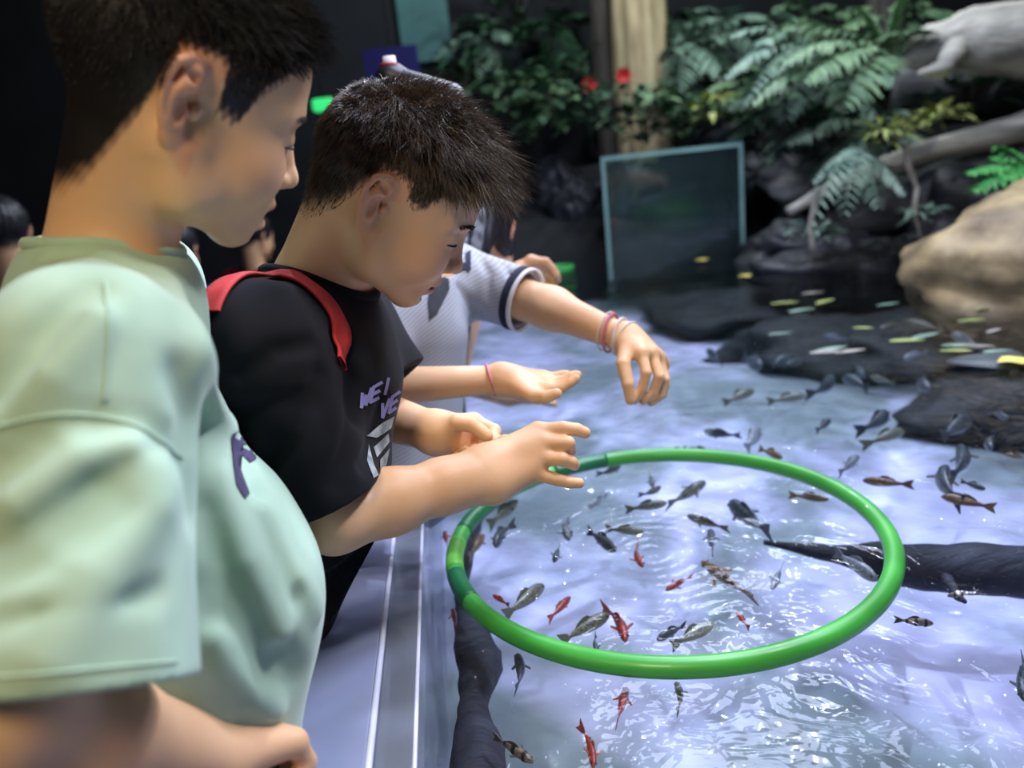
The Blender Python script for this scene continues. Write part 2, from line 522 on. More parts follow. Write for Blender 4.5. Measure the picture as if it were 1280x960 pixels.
# ================================================================ fish
def fish_mats(k, back, side, fin):
    m = mat('fish_body_' + k, back, side, 30, 0.35, spec=0.6, coat=0.3, contrast=(0.4, 0.6), stretch=(1, 1, 1))
    # belly lighter than back
    nt = m.node_tree; N = nt.nodes; L = nt.links; b = N['Principled BSDF']
    old = b.inputs['Base Color'].links[0].from_socket
    tcn = N.new('ShaderNodeTexCoord'); sp = N.new('ShaderNodeSeparateXYZ'); L.new(tcn.outputs['Generated'], sp.inputs[0])
    mr = N.new('ShaderNodeMapRange'); mr.inputs['From Min'].default_value = 0.28; mr.inputs['From Max'].default_value = 0.62
    L.new(sp.outputs[2], mr.inputs['Value'])
    mx = N.new('ShaderNodeMix'); mx.data_type = 'RGBA'; L.new(mr.outputs[0], mx.inputs['Factor'])
    mx.inputs['A'].default_value = (*side, 1); L.new(old, mx.inputs['B']); L.new(mx.outputs['Result'], b.inputs['Base Color'])
    return m, mat('fish_fin_' + k, fin, fin, 20, 0.5)


FM = {
    'olive': fish_mats('olive', srgb(60, 66, 50), srgb(122, 124, 104), srgb(84, 90, 74)),
    'slate': fish_mats('slate', srgb(36, 44, 48), srgb(78, 88, 92), srgb(46, 54, 60)),
    'red': fish_mats('red', srgb(136, 34, 22), srgb(172, 70, 44), srgb(160, 72, 52)),
    'brown': fish_mats('brown', srgb(92, 66, 38), srgb(136, 108, 72), srgb(116, 90, 60)),
    'banded': fish_mats('banded', srgb(84, 74, 58), srgb(140, 130, 112), srgb(70, 64, 58)),
    'silver': fish_mats('silver', srgb(92, 100, 104), srgb(146, 152, 156), srgb(116, 124, 128)),
}
M_eye = mat('fish_eye', srgb(12, 12, 14), None, 5, 0.15)
M_band = mat('fish_band', srgb(30, 28, 30), None, 20, 0.45)
FW = {'olive': (0.115, 0.085), 'slate': (0.135, 0.09), 'red': (0.10, 0.075), 'brown': (0.105, 0.075), 'banded': (0.12, 0.08), 'silver': (0.125, 0.08)}
_fm = {}


def fish_meshes(kind, bend):
    """unit-length fish along +x (head at +0.5), shared by all fish of a kind and bend"""
    key = (kind, bend)
    if key in _fm: return _fm[key]
    hh, ww = FW[kind]

    def spine(x):                       # sideways curve of the body
        return bend * 0.42 * (0.25 - x) ** 2 * (1 if x < 0.25 else 0.0)
    xs = [0.5, 0.485, 0.45, 0.38, 0.28, 0.15, 0.0, -0.12, -0.22, -0.30]
    pr = [0.04, 0.28, 0.52, 0.80, 0.97, 1.0, 0.86, 0.62, 0.40, 0.30]
    n = 10
    v, f = [], []
    for x, p in zip(xs, pr):
        for k in range(n):
            a = 2 * math.pi * k / n
            zz = math.sin(a)
            v.append((x, spine(x) + ww * p * math.cos(a) * (0.55 if x < -0.2 else 1), hh * p * zz * (0.92 if zz < 0 else 1.05)))
    m = len(xs)
    for i in range(m - 1):
        for k in range(n):
            f.append((i * n + k, i * n + (k + 1) % n, (i + 1) * n + (k + 1) % n, (i + 1) * n + k))
    f.append(tuple(range(n))[::-1]); f.append(tuple((m - 1) * n + k for k in range(n)))
    body = new_mesh('fish_body', v, f, FM[kind][0])

    def sheet(name, outline, thick=0.006, flat=False):
        """thin fin with a real thickness; outline in (x, z) or (x, y)"""
        vv, ff = [], []
        k = len(outline)
        for s in (-1, 1):
            for (x, z) in outline:
                if flat: vv.append((x, z, s * thick))
                else: vv.append((x, spine(x) + s * thick, z))
        ff.append(tuple(range(k))[::-1]); ff.append(tuple(range(k, 2 * k)))
        for i in range(k):
            j = (i + 1) % k; ff.append((i, j, j + k, i + k))
        return new_mesh(name, vv, ff, FM[kind][1], False)
    tail = sheet('tail_fin', [(-0.27, 0.03), (-0.36, 0.075), (-0.5, 0.125), (-0.47, 0.05), (-0.445, 0.0), (-0.47, -0.05), (-0.5, -0.115), (-0.36, -0.07), (-0.27, -0.03)])
    dors = sheet('dorsal_fin', [(0.18, hh * 0.9), (0.10, hh + 0.055), (0.0, hh + 0.05), (-0.12, hh * 0.62 + 0.035), (-0.16, hh * 0.5), (0.0, hh * 0.8)])
    pecs = []
    for s in (-1, 1):
        w = ww * 0.85
        me = sheet('pectoral_fin', [(0.25, s * w), (0.2, s * (w + 0.02)), (0.10, s * (w + 0.10)), (0.06, s * (w + 0.09)), (0.14, s * w)][::s], 0.005, True)
        pecs.append(me)
    eyes = MB()
    ey = []
    for s in (-1, 1):
        e = MB(); bmv = []
        c = (0.415, s * ww * 0.66, hh * 0.22)
        for i in range(5):
            for k in range(6):
                t = math.pi * i / 4; a = 2 * math.pi * k / 6
                bmv.append((c[0] + 0.019 * math.sin(t) * math.cos(a), c[1] + 0.014 * math.cos(t), c[2] + 0.019 * math.sin(t) * math.sin(a)))
        e.add(bmv, [(i * 6 + k, i * 6 + (k + 1) % 6, (i + 1) * 6 + (k + 1) % 6, (i + 1) * 6 + k) for i in range(4) for k in range(6)])
        ey.append(e.mesh('eye', M_eye))
    bands = []
    if kind == 'banded':
        for x0, x1 in ((0.34, 0.27), (0.10, 0.01), (-0.14, -0.20)):
            b = MB(); bv = []
            for x in (x0, x1):
                p = np.interp(-x, [-q for q in xs], pr) * 1.03
                for k in range(n):
                    a = 2 * math.pi * k / n; zz = math.sin(a)
                    bv.append((x, spine(x) + ww * p * math.cos(a), hh * p * zz * 1.05))
            b.add(bv, [(k, (k + 1) % n, n + (k + 1) % n, n + k) for k in range(n)])
            bands.append(b.mesh('dark_band', M_band))
    _fm[key] = [('body', body), ('tail_fin', tail), ('dorsal_fin', dors)] + [('pectoral_fin', q) for q in pecs] + [('eye', q) for q in ey] + [('dark_band', q) for q in bands]
    return _fm[key]


def fish(kind, tail, head, bend, label, group, z=None, parts=True):
    z = WZ - 0.026 if z is None else z
    a, b = onz(*tail, z), onz(*head, z)
    d = b - a; L = float(np.hypot(d[0], d[1]))
    c = (a + b) / 2
    o = empty(kind + '_fish' if kind in ('red', 'banded') else kind + '_fish', (c[0], c[1], z), math.atan2(d[1], d[0]))
    o.rotation_euler = (rng.uniform(-0.5, 0.35), rng.uniform(-0.08, 0.08), math.atan2(d[1], d[0]))
    o.scale = (L, L, L)
    tag(o, label, 'fish', group)
    for nm, me in fish_meshes(kind, bend):
        if not parts and nm in ('eye', 'pectoral_fin'): continue
        link(bpy.data.objects.new(nm, me), o)
    return o


IN, OUT, FAR = 'fish feeding inside the hoop', 'fish swimming around the hoop', 'fish in the far part of the pool'
KN = {'olive': 'olive-backed', 'slate': 'dark slate', 'red': 'small orange-red', 'brown': 'slim golden-brown', 'banded': 'dark-banded', 'silver': 'pale silver'}
BN = {0: 'straight', 1: 'curled', -1: 'curled'}
LST = [
    # inside the hoop
    ('olive', (698, 801), (762, 770), 0, IN), ('red', (771, 753), (782, 804), -1, IN), ('slate', (858, 780), (821, 800), 0, IN), ('olive', (838, 808), (892, 780), 0, IN),
    ('red', (866, 719), (832, 738), 0, IN), ('brown', (945, 747), (877, 705), 0, IN), ('slate', (964, 670), (912, 627), 0, IN), ('olive', (912, 661), (859, 646), 0, IN),
    ('slate', (891, 692), (888, 662), 0, IN), ('olive', (781, 637), (834, 629), 0, IN), ('olive', (833, 630), (882, 605), 0, IN), ('slate', (804, 622), (826, 609), 1, IN),
    ('silver', (759, 617), (736, 636), 0, IN), ('slate', (734, 664), (770, 687), 0, IN), ('olive', (756, 661), (805, 665), 0, IN), ('red', (785, 681), (804, 709), 1, IN),
    ('silver', (698, 649), (712, 676), 1, IN), ('slate', (699, 681), (693, 703), 0, IN), ('red', (637, 757), (616, 744), 0, IN), ('olive', (629, 772), (680, 731), 0, IN),
    ('red', (685, 775), (713, 747), 0, IN), ('slate', (737, 796), (749, 818), 1, IN), ('olive', (610, 658), (647, 626), 0, IN), ('brown', (586, 700), (604, 667), 0, IN),
    ('slate', (631, 654), (619, 684), 1, IN), ('red', (937, 785), (920, 766), 0, IN), ('silver', (1042, 690), (1097, 724), 0, IN), ('silver', (978, 707), (965, 736), 0, IN),
    ('brown', (985, 619), (1036, 624), 0, IN), ('red', (716, 668), (703, 656), 0, IN), ('slate', (752, 596), (776, 582), 1, IN), ('slate', (812, 592), (816, 608), 0, IN),
    # round it
    ('red', (571, 788), (566, 761), 0, OUT), ('red', (771, 908), (783, 857), 0, OUT), ('olive', (859, 890), (845, 852), 1, OUT), ('red', (737, 909), (742, 959), -1, OUT),
    ('banded', (616, 921), (667, 951), 0, OUT), ('slate', (660, 862), (646, 819), 1, OUT), ('banded', (1117, 775), (1167, 779), 0, OUT), ('banded', (1222, 739), (1184, 745), 0, OUT),
    ('brown', (948, 559), (978, 574), 0, OUT), ('slate', (927, 546), (879, 539), 0, OUT), ('olive', (858, 559), (832, 565), 0, OUT), ('olive', (898, 567), (858, 561), 0, OUT),
    ('silver', (933, 562), (949, 537), 0, OUT), ('brown', (1143, 608), (1078, 599), 0, OUT), ('slate', (1174, 626), (1181, 584), -1, OUT), ('slate', (1210, 596), (1202, 560), 1, OUT),
    ('slate', (1200, 602), (1232, 611), 0, OUT), ('brown', (1246, 634), (1176, 622), 0, OUT), ('brown', (1290, 574), (1254, 568), 0, OUT), ('slate', (1177, 547), (1212, 522), 0, OUT),
    ('silver', (1048, 592), (1073, 572), 0, OUT), ('olive', (1087, 554), (1130, 538), 1, OUT), ('slate', (1087, 540), (1109, 516), 1, OUT), ('slate', (1279, 822), (1280, 874), 0, OUT),
    ('red', (559, 684), (556, 664), 0, OUT),
    # far
    ('slate', (1024, 495), (1041, 474), 1, FAR), ('slate', (1086, 487), (1054, 470), 0, FAR), ('slate', (1068, 456), (1080, 469), 0, FAR), ('olive', (1120, 480), (1088, 471), 0, FAR),
    ('slate', (1137, 470), (1162, 487), 1, FAR), ('olive', (903, 502), (943, 490), 0, FAR), ('olive', (958, 501), (1008, 496), 0, FAR), ('slate', (902, 452), (884, 440), 0, FAR),
    ('slate', (928, 444), (951, 461), 0, FAR), ('slate', (963, 457), (987, 446), 0, FAR), ('slate', (978, 458), (1003, 450), 0, FAR), ('slate', (1238, 513), (1260, 524), 0, FAR),
    ('slate', (1229, 543), (1239, 562), 1, FAR), ('slate', (1020, 538), (1038, 526), 0, FAR), ('olive', (1132, 405), (1100, 410), 0, FAR), ('olive', (1180, 412), (1130, 403), 0, FAR),
    ('silver', (1230, 436), (1190, 420), 0, FAR), ('silver', (1060, 425), (1030, 420), 0, FAR), ('silver', (1160, 440), (1130, 450), 0, FAR),
]
STRIPX = onz(600, 850, WZ)
_used = {}
for kind, t_, h_, bd, grp in LST:
    A_, B_ = onz(*t_, WZ - 0.026), onz(*h_, WZ - 0.026)
    c_ = (A_ + B_) / 2; d_ = B_ - A_; L_ = float(np.hypot(d_[0], d_[1]))
    head = 'heading for the visitors' if d_[0] < -abs(d_[1]) else 'heading from the visitors' if d_[0] > abs(d_[1]) else 'heading for the bank' if d_[1] > 0 else 'heading from the bank'
    rr = math.hypot(c_[0] - HC_[0], c_[1] - HC_[1]) / HR
    if grp == IN: where = 'in the middle of the hoop' if rr < 0.45 else 'inside the hoop' if rr < 0.78 else 'close inside the hoop tube'
    elif grp == OUT: where = 'just outside the hoop tube' if rr < 1.3 else 'in water near the hoop' if rr < 2.0 else 'in water well off the hoop'
    else: where = 'in far water by the bank'
    size = 'small' if L_ < 0.042 else 'large' if L_ > 0.068 else 'middle-sized'
    lb = '%s %s%s fish %s, %s' % (size, 'curled ' if bd else '', KN[kind].replace('small ', ''), where, head)
    fish(kind, t_, h_, bd, lb, '%s %s' % (KN[kind], grp), parts=(grp != FAR))
# ================================================================ planted bank behind the pool
M_rock = mat('dark_wet_rock', srgb(44, 47, 53), srgb(22, 25, 30), 5, 0.5, bump=0.6, bscale=14)
M_sunk = mat('sunken_rock', srgb(30, 36, 38), srgb(18, 22, 25), 5, 0.7, bump=0.5, bscale=14)
M_rock2 = mat('grey_rock', srgb(122, 122, 118), srgb(78, 80, 80), 5, 0.7, bump=0.6, bscale=12)
M_tan = mat('tan_boulder', srgb(190, 168, 124), srgb(104, 88, 62), 6, 0.6, bump=0.6, bscale=10, detail=6)
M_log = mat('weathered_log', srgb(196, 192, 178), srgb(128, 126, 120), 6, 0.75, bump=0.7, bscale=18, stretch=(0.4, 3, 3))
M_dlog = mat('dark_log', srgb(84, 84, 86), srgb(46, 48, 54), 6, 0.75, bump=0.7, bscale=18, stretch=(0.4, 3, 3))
M_bark = mat('pale_bark', srgb(196, 178, 140), srgb(150, 130, 96), 7, 0.8, bump=0.5, bscale=20, stretch=(3, 3, 0.5))
M_bark2 = mat('dark_bark', srgb(70, 64, 56), srgb(44, 40, 38), 7, 0.85, bump=0.5, stretch=(3, 3, 0.5))  # dark bark of the thin and grey trunks, also used for stems
M_leafA = mat('fern_green', srgb(118, 148, 106), srgb(80, 114, 82), 12, 0.5)
M_leafB = mat('grey_green_leaf', srgb(142, 168, 148), srgb(98, 130, 114), 12, 0.5)
M_leafC = mat('dark_leaf', srgb(66, 104, 72), srgb(42, 74, 54), 12, 0.5)
M_leafD = mat('yellow_green_leaf', srgb(178, 186, 110), srgb(140, 156, 84), 12, 0.5)
M_leafE = mat('bright_leaf', srgb(70, 160, 76), srgb(48, 128, 60), 12, 0.45)
M_root = mat('pale_root', srgb(176, 170, 160), srgb(136, 130, 120), 20, 0.8)
M_red = mat('red_petal', srgb(204, 44, 40), srgb(178, 34, 36), 12, 0.5)
M_yel = mat('yellow_leaf', srgb(232, 216, 110), srgb(214, 192, 80), 20, 0.6)


def rock(name, c, r, m, seed, label, rz=0.0, cat='rock', amp=0.35, res=28, flat=0.6, group=None):
    v, f = [], []
    for i in range(res + 1):
        t = math.pi * i / res
        for k in range(2 * res):
            a = math.pi * k / res
            d = np.array([math.sin(t) * math.cos(a), math.sin(t) * math.sin(a), math.cos(t)])
            s = 1 + amp * mnoise.noise(Vector(d * 1.6) + Vector((seed * 3.1, 0, 0))) + 0.35 * amp * mnoise.noise(Vector(d * 4.5) + Vector((seed, 5, 0))) + 0.12 * amp * mnoise.noise(Vector(d * 12) + Vector((seed, 9, 0)))
            q = d * s * np.array(r)
            v.append(q)
    n = 2 * res
    for i in range(res):
        for k in range(n):
            f.append((i * n + k, (i + 1) * n + k, (i + 1) * n + (k + 1) % n, i * n + (k + 1) % n))
    o = obj(name, new_mesh(name, v, f, m))
    o.location = c; o.rotation_euler = (0, 0, rz)
    return tag(o, label, cat, group)


# earth bank (setting)
bk = MB(); gv = []; nbx, nby = 60, 26
for j in range(nby):
    for i in range(nbx):
        x = -0.55 + 5.4 * i / (nbx - 1); y = 4.05 + 2.05 * j / (nby - 1)
        z = WZ - 0.25 + 0.70 * min(1, (y - 4.05) / 0.9) ** 0.8 + 0.10 * mnoise.noise(Vector((x * 1.7, y * 1.7, 0))) + 0.25 * max(0, (x - 1.0) / 3)
        if j == 0 or i == 0: z = 0.0
        gv.append((x, y, z))
bk.add(gv, [(j * nbx + i, j * nbx + i + 1, (j + 1) * nbx + i + 1, (j + 1) * nbx + i) for j in range(nby - 1) for i in range(nbx - 1)])
tag(bk.build('ground_bank', mat('dark_soil', srgb(22, 25, 28), srgb(13, 15, 18), 7, 0.9, bump=0.6)), kind='structure')
bk = MB(); gv = []
for j in range(nby):
    for i in range(nbx):
        y = 1.0 + 2.9 * i / (nbx - 1); t = j / (nby - 1)
        x = 1.72 - 0.1 * (y - 2.0) + 2.6 * t
        z = WZ - 0.22 + 0.75 * t ** 0.6 + 0.08 * mnoise.noise(Vector((x * 2, y * 2, 7)))
        gv.append((x, y, z))
bk.add(gv, [(j * nbx + i, j * nbx + i + 1, (j + 1) * nbx + i + 1, (j + 1) * nbx + i) for j in range(nby - 1) for i in range(nbx - 1)])
tag(bk.build('ground_bank_side', bpy.data.materials['dark_soil']), kind='structure')


def at_size(px, py, d):
    return P(px, py, d)


# boulder by the water, and the stones around it
c = P(1275, 330, 2.35)
rock('tan_boulder', (c[0] + 0.28, c[1] + 0.05, WZ + 0.05), (0.62, 0.46, 0.27), M_tan, 2.0, 'big smooth tan boulder sloping into the water', 0.35, 'boulder', 0.22, 40)
for i, (px, py, d, r, m, lb) in enumerate([
    (1050, 335, 3.2, (0.30, 0.2, 0.12), M_rock, 'low dark wet stone at the waterline under the hanging roots'),
    (1165, 320, 3.2, (0.28, 0.2, 0.10), M_rock, 'flat dark stone shelf at the waterline beside the tan boulder'),
    (985, 325, 3.5, (0.22, 0.2, 0.14), M_rock, 'rounded dark stone close beside the glass tank'),
    (945, 215, 4.0, (0.10, 0.09, 0.09), M_rock2, 'small grey stone perched above the corner of the glass tank'),
    (1030, 225, 3.7, (0.26, 0.2, 0.15), M_rock2, 'grey-brown stone slab leaning behind the hanging plant'),
    (950, 262, 4.5, (0.22, 0.2, 0.2), M_rock, 'large dark rock in the shade behind the glass tank'),
    (868, 232, 4.9, (0.20, 0.16, 0.22), M_rock, 'dark mossy rock seen through the glass tank'),
    (700, 260, 4.7, (0.32, 0.22, 0.24), M_rock, 'tall dark rock at the end of the pool'),
    (1075, 282, 3.75, (0.24, 0.16, 0.13), M_rock, 'dark rock hollow under the long log'),
    (1240, 280, 3.3, (0.35, 0.25, 0.22), M_rock, 'dark rock under the bright fern'),
]):
    c = P(px, py, d)
    rock('bank_rock', c, r, m, 10.0 + i * 3.7, lb, i * 0.7, 'rock', 0.45)
# stones lying under the far water
for i, (px, py, r, lb) in enumerate([(1010, 415, 0.30, 'dark sunken stone in the far water below the hanging roots'), (1150, 410, 0.34, 'dark sunken stone before the tan boulder'),
                                     (900, 375, 0.34, 'dark sunken stone before the glass tank'), (1255, 500, 0.22, 'dark sunken stone under the floating grey leaf')]):
    c = onz(px, py, WZ - 0.14)
    rock('sunken_stone', (c[0], c[1], WZ - 0.20), (r, r * 0.8, 0.10), M_sunk, 40 + i * 2.3, lb, i, 'stone', 0.4, 20)

# logs
def log(name, pts, rad, m, seed, label, stub=None):
    o = empty(name, pts[0])
    rough_tube(pts, rad, seed, 18, 8, 0.16).build('wood', m, o)
    if stub: rough_tube(stub[0], stub[1], seed + 5, 10, 4, 0.2).build('branch_stub', m, o)
    return tag(o, label, 'log')


log('weathered_log', [P(1125, 78, 3.2), P(1165, 62, 3.2), P(1230, 52, 3.15), P(1320, 48, 3.1), P(1560, 40, 2.9)], [0.03, 0.10, 0.135, 0.15, 0.12], M_log, 3, 'pale weathered log jutting out high above the bank',
    ([P(1195, 60, 3.1), P(1180, 85, 3.0), P(1150, 92, 2.95)], [0.05, 0.035, 0.012]))
log('long_log', [P(985, 265, 3.3), P(1060, 225, 3.3), P(1160, 190, 3.25), P(1300, 152, 3.2), P(1560, 100, 3.0)], [0.02, 0.04, 0.05, 0.06, 0.05], M_log, 9, 'long slanting grey log with plants growing on it')
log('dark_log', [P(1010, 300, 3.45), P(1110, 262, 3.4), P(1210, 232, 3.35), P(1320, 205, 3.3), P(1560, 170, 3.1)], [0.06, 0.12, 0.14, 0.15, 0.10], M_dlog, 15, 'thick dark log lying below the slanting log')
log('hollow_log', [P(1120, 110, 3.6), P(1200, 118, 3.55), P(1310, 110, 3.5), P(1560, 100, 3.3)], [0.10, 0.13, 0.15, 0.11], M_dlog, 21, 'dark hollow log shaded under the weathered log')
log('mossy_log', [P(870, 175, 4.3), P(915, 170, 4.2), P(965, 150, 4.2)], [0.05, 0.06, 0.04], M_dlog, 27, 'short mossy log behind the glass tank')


# tree trunks
def trunk(name, px0, px1, py, d, m, label, ridges, top=3.6):
    a, b = P(px0, py, d), P(px1, py, d)
    c = (a + b) / 2; r = np.linalg.norm(b - a) / 2
    o = empty(name, (c[0], c[1], WZ))
    v, f = [], []
    nz_, n = 24, 40
    for i in range(nz_):
        z = WZ - 0.05 + (top - WZ) * i / (nz_ - 1)
        fl = 1 + 0.35 * math.exp(-(z - WZ) / 0.12)
        for k in range(n):
            t = 2 * math.pi * k / n
            s = fl * (1 + 0.09 * math.cos(ridges * t) + 0.08 * mnoise.noise(Vector((math.cos(t) * 2, math.sin(t) * 2, z * 1.5))))
            v.append((c[0] + r * s * math.cos(t), c[1] + r * s * math.sin(t), z))
    for i in range(nz_ - 1):
        for k in range(n):
            f.append((i * n + k, i * n + (k + 1) % n, (i + 1) * n + (k + 1) % n, (i + 1) * n + k))
    obj('bark', new_mesh('bark', v, f, m), o)
    return tag(o, label, 'tree trunk')


trunk('tree_trunk', 768, 833, 60, 4.7, M_bark, 'pale ridged tree trunk standing behind the glass tank', 9)
trunk('tree_trunk', 742, 765, 60, 4.8, M_bark2, 'thin dark tree trunk close beside the pale trunk', 6)
trunk('tree_trunk', 1085, 1125, 80, 3.9, M_bark2, 'grey tree trunk behind the palm fronds', 7)

# teal panel far behind
o = MB().box((0, 0, 0), (0.36, 0.05, 1.5)).build('wall_panel', mat('teal_panel', srgb(70, 118, 116), srgb(60, 104, 104), 3, 0.6), smooth=False)
c = P(505, 80, 5.6); o.location = (c[0], c[1], c[2])
tag(o, 'dim teal panel on the far wall above the bent heads', 'panel')


# ---------------------------------------------------------------- leaves
def leaf_into(mb, base, d, up, L, W, droop=0.25, seg=4, fold=0.25):
    """one pointed blade with thickness from its fold"""
    d = np.array(d, float); d /= np.linalg.norm(d)
    s = np.cross(d, up); s /= np.linalg.norm(s) + 1e-9
    u = np.cross(s, d)
    v = []
    for i in range(seg + 1):
        t = i / seg
        w = W * math.sin(math.pi * min(0.98, 0.12 + 0.88 * t)) ** 0.8
        c = np.array(base) + d * L * t - np.array([0, 0, 1.0]) * droop * L * t * t
        v += [c - s * w + u * fold * w, c, c + s * w + u * fold * w]
    f = []
    for i in range(seg):
        a = 3 * i
        f += [(a, a + 1, a + 4, a + 3), (a + 1, a + 2, a + 5, a + 4)]
    mb.add(v, f)


def frond(o, base, d, L, m, n=16, lw=0.011, ll=0.16, droop=0.5, seed=0):
    """pinnate frond: a stalk with leaflets, one part of the plant"""
    rg = random.Random(seed)
    d = np.array(d, float); d /= np.linalg.norm(d)
    pts = [np.array(base) + d * L * t - np.array([0, 0, 1]) * droop * L * t * t for t in np.linspace(0, 1, n)]
    mb = MB().tube(pts, [0.005 * (1 - 0.8 * t) for t in np.linspace(0, 1, n)], 5)
    for i in range(2, n):
        t = i / (n - 1)
        T = pts[i] - pts[i - 1]; T /= np.linalg.norm(T)
        S = np.cross(T, [0, 0, 1.0]); S /= np.linalg.norm(S) + 1e-9
        ln = ll * (math.sin(math.pi * (0.15 + 0.8 * t)) ** 0.7)
        for s in (-1, 1):
            dd = S * s * 0.85 + T * 0.55 + np.array([rg.uniform(-.1, .1), rg.uniform(-.1, .1), rg.uniform(-.15, .05)])
            leaf_into(mb, pts[i], dd, np.array([0, 0, 1.0]), ln * rg.uniform(0.85, 1.1), lw, 0.3, 3)
    mb.build('frond', m, o)


def fern(px, py, d, specs, m, label, cat='fern', ll=0.14, n=16, lw=0.011):
    b = P(px, py, d)
    o = empty('fern' if cat == 'fern' else 'palm', b)
    for i, (tx, ty, td, dr) in enumerate(specs):
        e = P(tx, ty, td); v = e - b; L = np.linalg.norm(v)
        v = v / L + np.array([0, 0, dr])
        frond(o, b, v, L, m, n, lw, ll, dr, seed=i + int(px))
    return tag(o, label, cat)


fern(1108, 70, 3.2, [(1000, 95, 3.0, .5), (960, 60, 3.1, .5), (1010, 20, 3.2, .4), (1060, -30, 3.2, .4), (1130, -40, 3.1, .4), (1060, 130, 2.9, .5), (930, 120, 3.2, .6), (1150, 20, 3.0, .4), (960, 10, 3.3, .4)],
     M_leafA, 'large palm with arching fronds over the bank', 'palm', 0.17, 20, 0.013)
fern(1010, 60, 3.7, [(930, 40, 3.6, .5), (900, 90, 3.6, .6), (940, 130, 3.5, .6), (990, 140, 3.5, .5), (1040, 120, 3.5, .5), (960, -20, 3.7, .4), (890, 20, 3.7, .5)],
     M_leafB, 'grey-green fern behind the arching palm', 'fern', 0.15, 18, 0.012)
fern(1075, 190, 2.95, [(1040, 240, 2.85, .6), (1020, 225, 2.9, .6), (1060, 265, 2.8, .7), (1090, 250, 2.85, .6), (1110, 235, 2.9, .6), (1045, 190, 2.9, .5), (1030, 280, 2.85, .8), (1075, 150, 2.95, .3)],
     M_leafB, 'drooping grassy fern hanging from the slanting log', 'fern', 0.08, 14, 0.006)
fern(1290, 215, 2.6, [(1205, 212, 2.55, .3), (1215, 235, 2.5, .4), (1235, 190, 2.6, .3), (1250, 245, 2.5, .4), (1240, 172, 2.65, .3)],
     M_leafE, 'bright green fern above the tan boulder', 'fern', 0.09, 14, 0.012)
fern(860, 60, 4.6, [(835, 10, 4.5, .4), (880, 0, 4.5, .4), (910, 40, 4.5, .5), (900, 100, 4.4, .6), (850, 110, 4.4, .6), (930, 10, 4.5, .4), (840, 60, 4.5, .5)],
     M_leafB, 'pale blurred fern beside the pale trunk', 'fern', 0.16, 16, 0.016)


def shrub(px, py, d, n, size, L, W, m, label, cat='shrub', up=0.6, seed=1):
    b = P(px, py, d); rg = random.Random(seed)
    o = empty('shrub' if cat == 'shrub' else 'rosette_plant', b)
    st = MB()
    for i in range(n):
        a = rg.uniform(0, 2 * math.pi); e = rg.uniform(-0.1, 1.0)
        q = b + np.array([math.cos(a) * size * rg.random(), math.sin(a) * size * rg.random() * 0.7, size * up * rg.uniform(0, 1.4)])
        dd = np.array([math.cos(a), math.sin(a), e])
        mb = MB(); leaf_into(mb, q, dd, np.array([0, 0, 1.0]), L * rg.uniform(.7, 1.2), W * rg.uniform(.7, 1.1), 0.35)
        mb.build('leaf', m, o)
        if i % 4 == 0: st.tube([b, (b + q) / 2 + np.array([0, 0, .01]), q], 0.004, 5)
    st.build('stem', M_bark2, o)
    return tag(o, label, cat)


shrub(690, 150, 4.5, 60, 0.26, 0.17, 0.04, M_leafC, 'broad-leaved green shrub beyond the child in black', seed=3, up=0.9)
shrub(760, 155, 4.3, 46, 0.22, 0.15, 0.03, M_leafC, 'low dark shrub at the foot of the pale trunk', seed=4)
shrub(850, 165, 4.2, 46, 0.22, 0.14, 0.03, M_leafC, 'leafy undergrowth shrub behind the rim of the glass tank', seed=5)
shrub(890, 150, 4.0, 30, 0.14, 0.12, 0.025, M_leafD, 'yellow-green shrub above the corner of the glass tank', seed=6)
shrub(940, 170, 4.0, 26, 0.14, 0.10, 0.02, M_leafC, 'small dark shrub above the grey stone', seed=8)
shrub(640, 60, 5.2, 50, 0.4, 0.2, 0.05, M_leafC, 'shaded tall shrub against the back wall', seed=9, up=1.2)
shrub(1105, 178, 2.95, 60, 0.09, 0.10, 0.011, M_leafD, 'yellow-green rosette plant on the slanting log', 'plant', seed=11)
shrub(1174, 156, 3.0, 60, 0.08, 0.10, 0.011, M_leafD, 'spiky pale rosette plant at the upper end of the slanting log', 'plant', seed=12)
shrub(1020, 302, 3.0, 50, 0.08, 0.08, 0.009, M_leafB, 'grey tufted plant hanging low over the water', 'plant', seed=13)
shrub(1148, 276, 2.95, 40, 0.06, 0.07, 0.009, M_leafB, 'small tufted plant at the end of the hanging root', 'plant', seed=14)
# more planting filling the back of the bank
LUSH = [
    (600, 40, 5.3, M_leafB, 'dim fern high on the back wall above the bent heads'), (665, 110, 5.0, M_leafA, 'fern in the gloom near the red flowers'), (700, 30, 5.2, M_leafC, 'dark fern behind the red flowers'),
    (865, 105, 4.7, M_leafA, 'green fern rising behind the rim of the glass tank'), (905, 30, 4.9, M_leafB, 'tall pale fern between trunk and palm'), (950, 95, 4.4, M_leafA, 'mid-green fern above the mossy log'),
    (1010, 20, 4.3, M_leafA, 'high green fern behind the arching palm'), (985, 125, 4.1, M_leafB, 'grey-green fern over the small grey stone'), (1060, 100, 3.9, M_leafB, 'drooping pale fern on the grey trunk'),
    (1120, 20, 3.9, M_leafA, 'fern hanging over the weathered log'), (1075, 165, 3.6, M_leafB, 'soft grey fern hanging before the grey trunk'), (840, 25, 5.1, M_leafC, 'dark fern beside the top of the pale trunk')]
